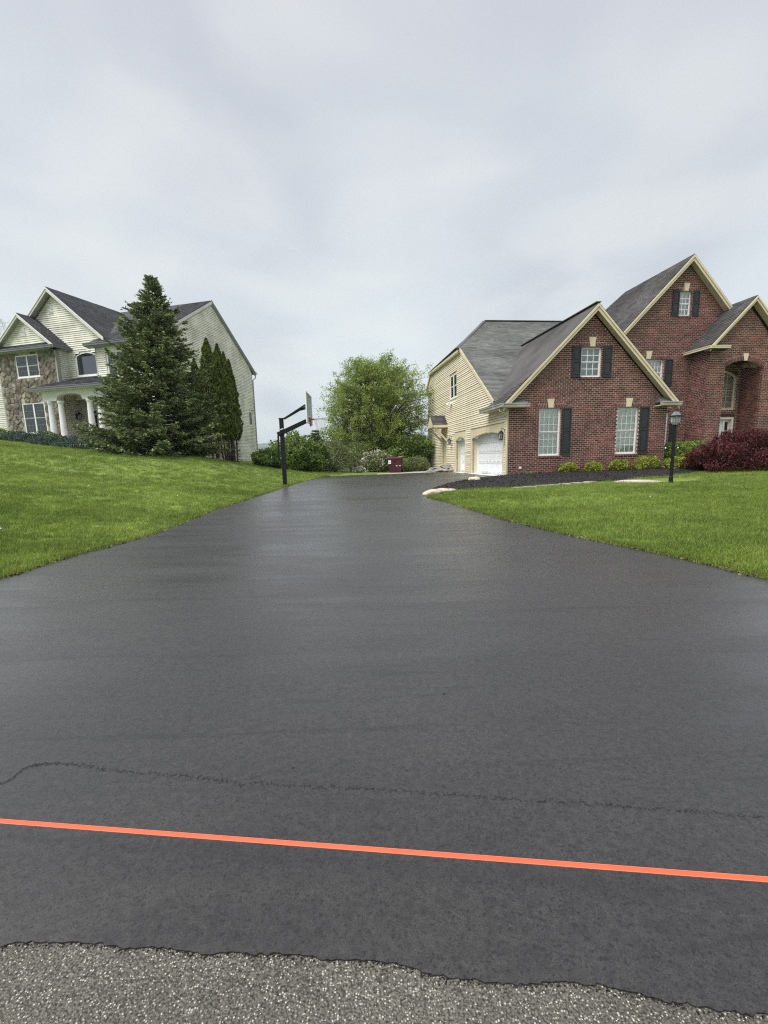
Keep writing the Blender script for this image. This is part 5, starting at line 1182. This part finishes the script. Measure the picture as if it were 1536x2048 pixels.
# big deciduous tree
def deciduous(name, label, base, Ht, rx, ry, seed, nt, leafn, lsize, m, bark, low=.12, top_bias=0.0, bare=False, stems=3):
    r = np.random.default_rng(seed); rt = thing(name, label, 'tree', base); wood = MB()
    spines = []
    for s in range(stems):
        a = 2*math.pi*s/stems+r.uniform(-.4, .4); tip = np.array([math.cos(a)*rx*.35, math.sin(a)*ry*.35, Ht*r.uniform(.82, .95)]); mid = np.array([math.cos(a)*rx*.10, math.sin(a)*ry*.1, Ht*.4])
        p = [np.array([math.cos(a)*.08, math.sin(a)*.08, -.1]), mid*.5+r.normal(0, .05, 3), mid, (mid+tip)/2+r.normal(0, .12, 3), tip]; spines.append(p); wood.tube(p, [.12, .10, .075, .05, .012], 7)
    P_all, D_all = [], []
    for k in range(nt):
        d = unit(r.normal(size=(1, 3)))[0]; d = d/(np.abs(d)**3).sum()**(1/3.0); rr = r.uniform(.45, 1)**.5; ang = math.atan2(d[1], d[0]); lob = 1+.13*math.sin(ang*3+seed)+.1*math.sin(d[2]*6+ang*2)
        hc = Ht*(.5+low/2); tgt = np.array([d[0]*rx*rr*lob, d[1]*ry*rr*lob, hc+d[2]*(Ht-hc)*rr*(1.0 if d[2] > 0 else (hc-Ht*low)/(Ht-hc))*(1+.05*math.sin(ang*5))])
        sp_ = spines[r.integers(len(spines))]; zt = max(tgt[2]-(np.hypot(tgt[0], tgt[1])*.55+.4), Ht*.08); zs = [p[2] for p in sp_]; o = np.array([np.interp(zt, zs, [p[i] for p in sp_]) for i in range(3)])
        mid = (o+tgt)/2+np.array([0, 0, .22*np.linalg.norm(tgt-o)])+r.normal(0, .12, 3); pts = [o, (o+mid)/2+r.normal(0, .04, 3), mid, (mid+tgt)/2+np.array([0, 0, .05]), tgt]
        wood.tube(pts, [.035, .028, .02, .012, .004], 4, cap=False)
        for j in range(5):
            t = r.uniform(.4, 1); i0 = min(int(t*4), 3); b = pts[i0]+(pts[i0+1]-pts[i0])*(t*4-i0); dd = unit((tgt-o)[None])[0]+r.normal(0, .75, 3)+np.array([0, 0, -.08]); dd = dd/np.linalg.norm(dd); tw = r.uniform(.35, .85); e = b+dd*tw
            if j < 3: wood.tube([b, e], [.009, .003], 3, cap=False)
            if not bare:
                nn = leafn; u = r.uniform(0, 1.1, nn); P_all.append(b+(e-b)*u[:, None]+r.normal(0, .085, (nn, 3))); D_all.append(np.repeat(dd[None], nn, 0))
            else:
                for _ in range(3):
                    b2 = b+(e-b)*r.uniform(.3, 1); wood.tube([b2, b2+unit((dd+r.normal(0, .6, 3))[None])[0]*.4], [.006, .003], 3, cap=False)
    wood.build('trunk', bark, rt)
    if not bare:
        P = np.concatenate(P_all); D = np.concatenate(D_all); k = P[:, 2] > .2; P, D = P[k], D[k]; n = len(P)
        A_ = unit(D*.7+r.normal(0, .6, (n, 3))+np.array([0, 0, -.25]))*(lsize*r.uniform(.6, 1.3, n))[:, None]; quads('crown', P, A_, perp(A_)*(lsize*.42*r.uniform(.7, 1.2, n))[:, None], m, rt)
    return rt
q = at(757, 938, 34.5); deciduous('birch_tree', 'large airy light green multi-stem tree behind the turning area', (q[0], q[1], gz1(q[0], q[1])), 7.6, 3.7, 3.1, 21, 560, 30, .062, L_tree, M_barkg, low=.07, stems=4)
q = at(5, 800, 70); deciduous('bare_tree', 'bare grey branched tree beyond roof at far left', (q[0], q[1], q[2]-6), 17.0, 5, 4, 33, 90, 0, .1, L_tree, mat('pale_bark', (.22, .21, .21), .9, .1, 3), bare=True)
q = at(-40, 800, 78); deciduous('bare_tree', 'lower bare grey treetop at left picture edge behind roof', (q[0], q[1], q[2]-8), 15.5, 5, 4, 34, 60, 0, .1, L_tree, mat('pale_bark', (.22, .21, .21), .9, .1, 3), bare=True)

# ------------------------------------------------------------------ basketball hoop
y = 18.3; x = at(570.2, 968, y)[0]; zb = gz1(x, y)
bh = thing('basketball_hoop', 'black pole basketball hoop with clear backboard at left driveway edge', 'hoop', (x, y, zb))
def W_(px, py, dY=0): q_ = at(px, py, y+dY); return Vector((q_[0]-x, q_[1]-y, q_[2]-zb))
top = W_(564.5, 837); hp = top.z
m = MB(); m.box(-.068, .068, -.068, .068, -.1, hp); m.build('pole', M_black, bh)
m = MB(); m.box(-.1, .1, -.1, .1, hp, hp+.012); m.build('pole_cap', M_black, bh)
m = MB(); m.box(-.15, .15, -.15, .15, -.03, .02); m.build('base_plate', M_black, bh)
bx, bz0, bz1 = 0.92, hp-.30+.0, hp+.72
pa = W_(556, 869); pb_ = W_(613, 842)
for s in (-.1, .1):
    m = MB(); m.bar(pa+Vector((0, s, 0)), pb_+Vector((0, s*.6, 0)), .05, .13); m.build('lower_arm', M_black, bh)
m = MB(); m.bar(W_(562, 860)+Vector((0, -.135, 0)), W_(568, 857.5)+Vector((0, -.135, 0)), .02, .03); m.build('arm_label', M_white, bh)
for s in (-.1, .1):
    m = MB(); m.bar(W_(568, 838)+Vector((0, s*.5, 0)), W_(612, 811)+Vector((0, s*2, 0)), .04, .05); m.build('upper_arm', M_black, bh)
    m = MB(); m.bar(W_(600, 820)+Vector((0, s*.7, 0)), W_(612, 816)+Vector((0, s*2, 0)), .035, .04); m.build('upper_brace', M_black, bh)
m = MB(); m.bar(W_(556.5, 870), W_(557.5, 921), .055, .055); m.bar(W_(557.5, 921), W_(566, 921), .07, .05); m.build('height_adjuster', M_black, bh)
# backboard: plane facing +x and turned a little toward us
bc = W_(618, 818); yaw = math.radians(24)
bb = link('backboard', None, bh, bc); bb.name = 'backboard'
bpy.data.objects.remove(bb)
def BB(a, z, d): return (bc.x+math.cos(yaw)*0+d*math.cos(0)+a*math.sin(yaw)*0.0+d*0, bc.y+a, bc.z+z)
ca, sa = math.cos(math.radians(1.2)), math.sin(math.radians(1.2))
def BB(a, z, d): return (bc.x+d*ca-a*sa*0-a*sa, bc.y+d*sa+a*ca, bc.z+z)
hw_, hh_ = .78, .50
BM_ = MB(); BM_.box(-hw_, hw_, -hh_, hh_, -.006, .006, BB)
m_board = bpy.data.materials.new('clear_board'); m_board.use_nodes = True; nt = m_board.node_tree; nt.nodes.clear()
t_ = node(nt, 'ShaderNodeBsdfTransparent'); t_.inputs[0].default_value = (.62, .72, .68, 1); g_ = node(nt, 'ShaderNodeBsdfPrincipled', Roughness=.15); g_.inputs['Base Color'].default_value = (.48, .56, .53, 1)
mx_ = node(nt, 'ShaderNodeMixShader'); mx_.inputs[0].default_value = .5; lk(nt, t_.outputs[0], mx_.inputs[1]); lk(nt, g_.outputs[0], mx_.inputs[2]); o_ = node(nt, 'ShaderNodeOutputMaterial'); lk(nt, mx_.outputs[0], o_.inputs[0])
bbo = BM_.build('backboard', m_board, bh)
m = MB(); 
m.box(-hw_-.02, -hw_+.02, -hh_-.02, hh_+.02, -.02, .02, BB); m.box(hw_-.02, hw_+.02, -hh_-.02, hh_+.02, -.02, .02, BB); m.box(-hw_+.02, hw_-.02, hh_-.02, hh_+.02, -.02, .02, BB); m.box(-hw_+.02, hw_-.02, -hh_-.02, -hh_+.02, -.02, .02, BB); m.build('board_frame', M_white, bbo)
m = MB(); m.box(-.3, .3, .12, .16, .008, .012, BB); m.box(-.3, .3, -.30, -.26, .008, .012, BB); m.box(-.3, -.26, -.26, .12, .008, .012, BB); m.box(.26, .3, -.26, .12, .008, .012, BB); m.build('target_square', M_white, bbo)
M_rim = mat('orange_rim', (.42, .10, .08), .5, .1, 5)
m = MB(); m.prism([(-.22, -.30), (.22, -.30), (.12, -.60), (-.12, -.60)], .01, .05, BB); m.box(-.09, .09, -.38, -.34, .05, .16, BB); m.build('rim_bracket', M_rim, bh)
m = MB(); m.tube([BB(.23*math.cos(t), -.36, .39+.23*math.sin(t)) for t in np.linspace(0, 2*math.pi, 25)], .010, 5); m.build('rim', mat('steel_rim', (.45, .40, .38), .5, .1, 5), bh)
m = MB()
for k in range(12):
    t0 = k*math.pi/6
    for s in (1, -1): m.tube([BB((.225-.10*j/4)*math.cos(t0+s*j*.26), -.36-.40*j/4, .39+(.225-.10*j/4)*math.sin(t0+s*j*.26)) for j in range(5)], .004, 3, cap=False)
m.build('net', M_white, bh)

# ------------------------------------------------------------------ lamp post
x, y = gxy(1341, 967.8); zb = gz1(x, y)-.02
lp = thing('lamp_post', 'black post lamp with glass lantern standing by the front walk', 'lamp post', (x, y, zb))
hpost = at(1344.5, 851, y)[2]-zb
m = MB(); m.lathe((0, 0, -.05), [(.062, 0), (.062, .25), (.050, .27), (.048, hpost*.8), (.045, hpost+.05)], 12); m.build('post', M_black, lp)
m = MB(); m.tube([(-.24, 0, hpost*.62), (.12, 0, hpost*.62)], .010, 6); m.build('ladder_rest', M_black, lp)
for xx_ in (-.25, .13):
    m = MB(); m.lathe((xx_, -.02, hpost*.62-.02), [(.005, 0), (.022, .012), (.022, .03), (.004, .042)], 8); m.build('rest_knob', M_white, lp)
z0 = hpost
m = MB(); m.lathe((0, 0, z0), [(.05, -.02), (.085, 0), (.085, .02), (.03, .03)], 10); m.lathe((0, 0, z0), [(.19, .27), (.19, .285), (.175, .295)], 10)
for k in range(6):
    t = k*math.pi/3; c_, s_ = math.cos(t), math.sin(t); m.bar((.085*c_, .085*s_, .0+z0), (.155*c_, .155*s_, .1+z0), .008, .008); m.bar((.155*c_, .155*s_, .1+z0), (.17*c_, .17*s_, .28+z0), .008, .008); m.bar((.18*c_, .18*s_, .285+z0), (.06*c_, .06*s_, .42+z0), .010, .010)
m.lathe((0, 0, z0), [(.06, .42), (.07, .43), (.045, .46), (.05, .465), (.02, .485), (.004, .50)], 10); m.build('lantern_frame', M_black, lp)
m = MB(); m.lathe((0, 0, z0), [(.085, .01), (.15, .1), (.165, .27)], 6); m.lathe((0, 0, z0), [(.175, .29), (.06, .42)], 6); m.build('lantern_glass', M_lampglass, lp)
m = MB(); m.lathe((0, 0, z0), [(.03, .02), (.03, .12), (.05, .17), (.04, .22), (.004, .25)], 8); m.build('bulb', M_white, lp)

# ------------------------------------------------------------------ bin
q = gxy(792, 946.5); x, y = q[0], q[1]+.35
tb = thing('trash_bin', 'burgundy wheeled trash bin with white label before flowering bush', 'bin', (x, y, .67+.03), math.radians(-8))
M_bin = mat('burgundy_plastic', (.075, .012, .022), .45, .08, 4)
m = MB(); bt, tp = [(-.32, -.33), (.32, -.33), (.32, .33), (-.32, .33)], [(-.38, -.40), (.38, -.40), (.38, .40), (-.38, .40)]
m.add([(a, b, .03) for a, b in bt]+[(a, b, .80) for a, b in tp], [(3, 2, 1, 0), (4, 5, 6, 7)]+[(i, (i+1) % 4, 4+(i+1) % 4, 4+i) for i in range(4)]); m.box(-.40, .40, -.42, .42, .74, .80)
m.bar((-.02, -.345, .06), (-.02, -.405, .74), .03, .03); m.build('bin_body', M_bin, tb)
m = MB(); m.add([(-.41, -.44, .80), (.41, -.44, .80), (.44, .46, .80), (-.44, .46, .80), (-.34, -.36, .86), (.34, -.36, .86), (.34, .36, .89), (-.34, .36, .89)], [(0, 1, 5, 4), (1, 2, 6, 5), (2, 3, 7, 6), (3, 0, 4, 7), (4, 5, 6, 7), (3, 2, 1, 0)]); m.bar((.40, -.2, .80), (.50, -.2, .82), .5, .04); m.build('lid', M_bin, tb)
m = MB(); m.box(-.37, -.22, -.425, -.405, .50, .70, lambda a, b, c_: (a, b, c_)); m.v = [(a, -.43 if b < -.41 else -.39, c_) for a, b, c_ in m.v]; lbm = m.build('label', M_white, tb)
m = MB(); m.box(-.34, -.25, -.434, -.431, .57, .58); m.box(-.34, -.27, -.434, -.431, .61, .62); m.build('label_print', M_shut, lbm)
for x0 in (.05, .24):
    m = MB(); m.box(x0, x0+.10, -.385, -.36, .37, .40); m.build('reflector', M_white, tb)
m = MB(); m.box(.18, .42, -.25, .05, .885, .91); m.build('yellow_sticker', mat('yellow_card', (.70, .55, .20), .7, .05, 3), tb)
for s in (-.34, .34):
    m = MB(); m.tube([(s-.03, .3, .12), (s+.03, .3, .12)], .12, 14); m.build('wheel', M_black, tb)
# downspout outlet by the shrubs
q = at(1323, 944, 20.3); so2 = thing('splash_outlet', 'short white downspout outlet between two golden shrubs', 'pipe', (q[0], q[1]-.4, gz1(q[0], q[1])+.09)); m = MB(); m.bar((-.10, .12, .09), (.08, -.1, .01), .10, .07); m.build('spout', M_white, so2)

# ------------------------------------------------------------------ distance
M_hill = mat('wooded_hill', (.045, .075, .03), .95, .25, .01, fine=.3, fs=.05)
xs = np.linspace(-2600, 2600, 120); ys = np.linspace(2300, 3600, 14)
def hz(x, y):
    t = (y-2300)/1300; ridge = 112+18*np.sin(x/420+1.0)+9*np.sin(x/170)+4*np.sin(x/61); return -70+(ridge+70)*np.sin(np.clip(t*1.6, 0, 1)*math.pi/2)
grid_mesh('far_hills', xs, ys, hz, M_hill, kind='structure')
hz_ = MB(); hz_.box(-3000, 3000, -80, 3700, -80, 150); ho = hz_.build('haze', None, kind='stuff')
hm = bpy.data.materials.new('haze'); hm.use_nodes = True; nt = hm.node_tree; nt.nodes.clear(); vp = node(nt, 'ShaderNodeVolumePrincipled'); vp.inputs['Color'].default_value = (.80, .90, .95, 1); vp.inputs['Density'].default_value = .00025; vp.inputs['Anisotropy'].default_value = .2
o_ = node(nt, 'ShaderNodeOutputMaterial'); lk(nt, vp.outputs[0], o_.inputs['Volume']); ho.data.materials.append(hm)
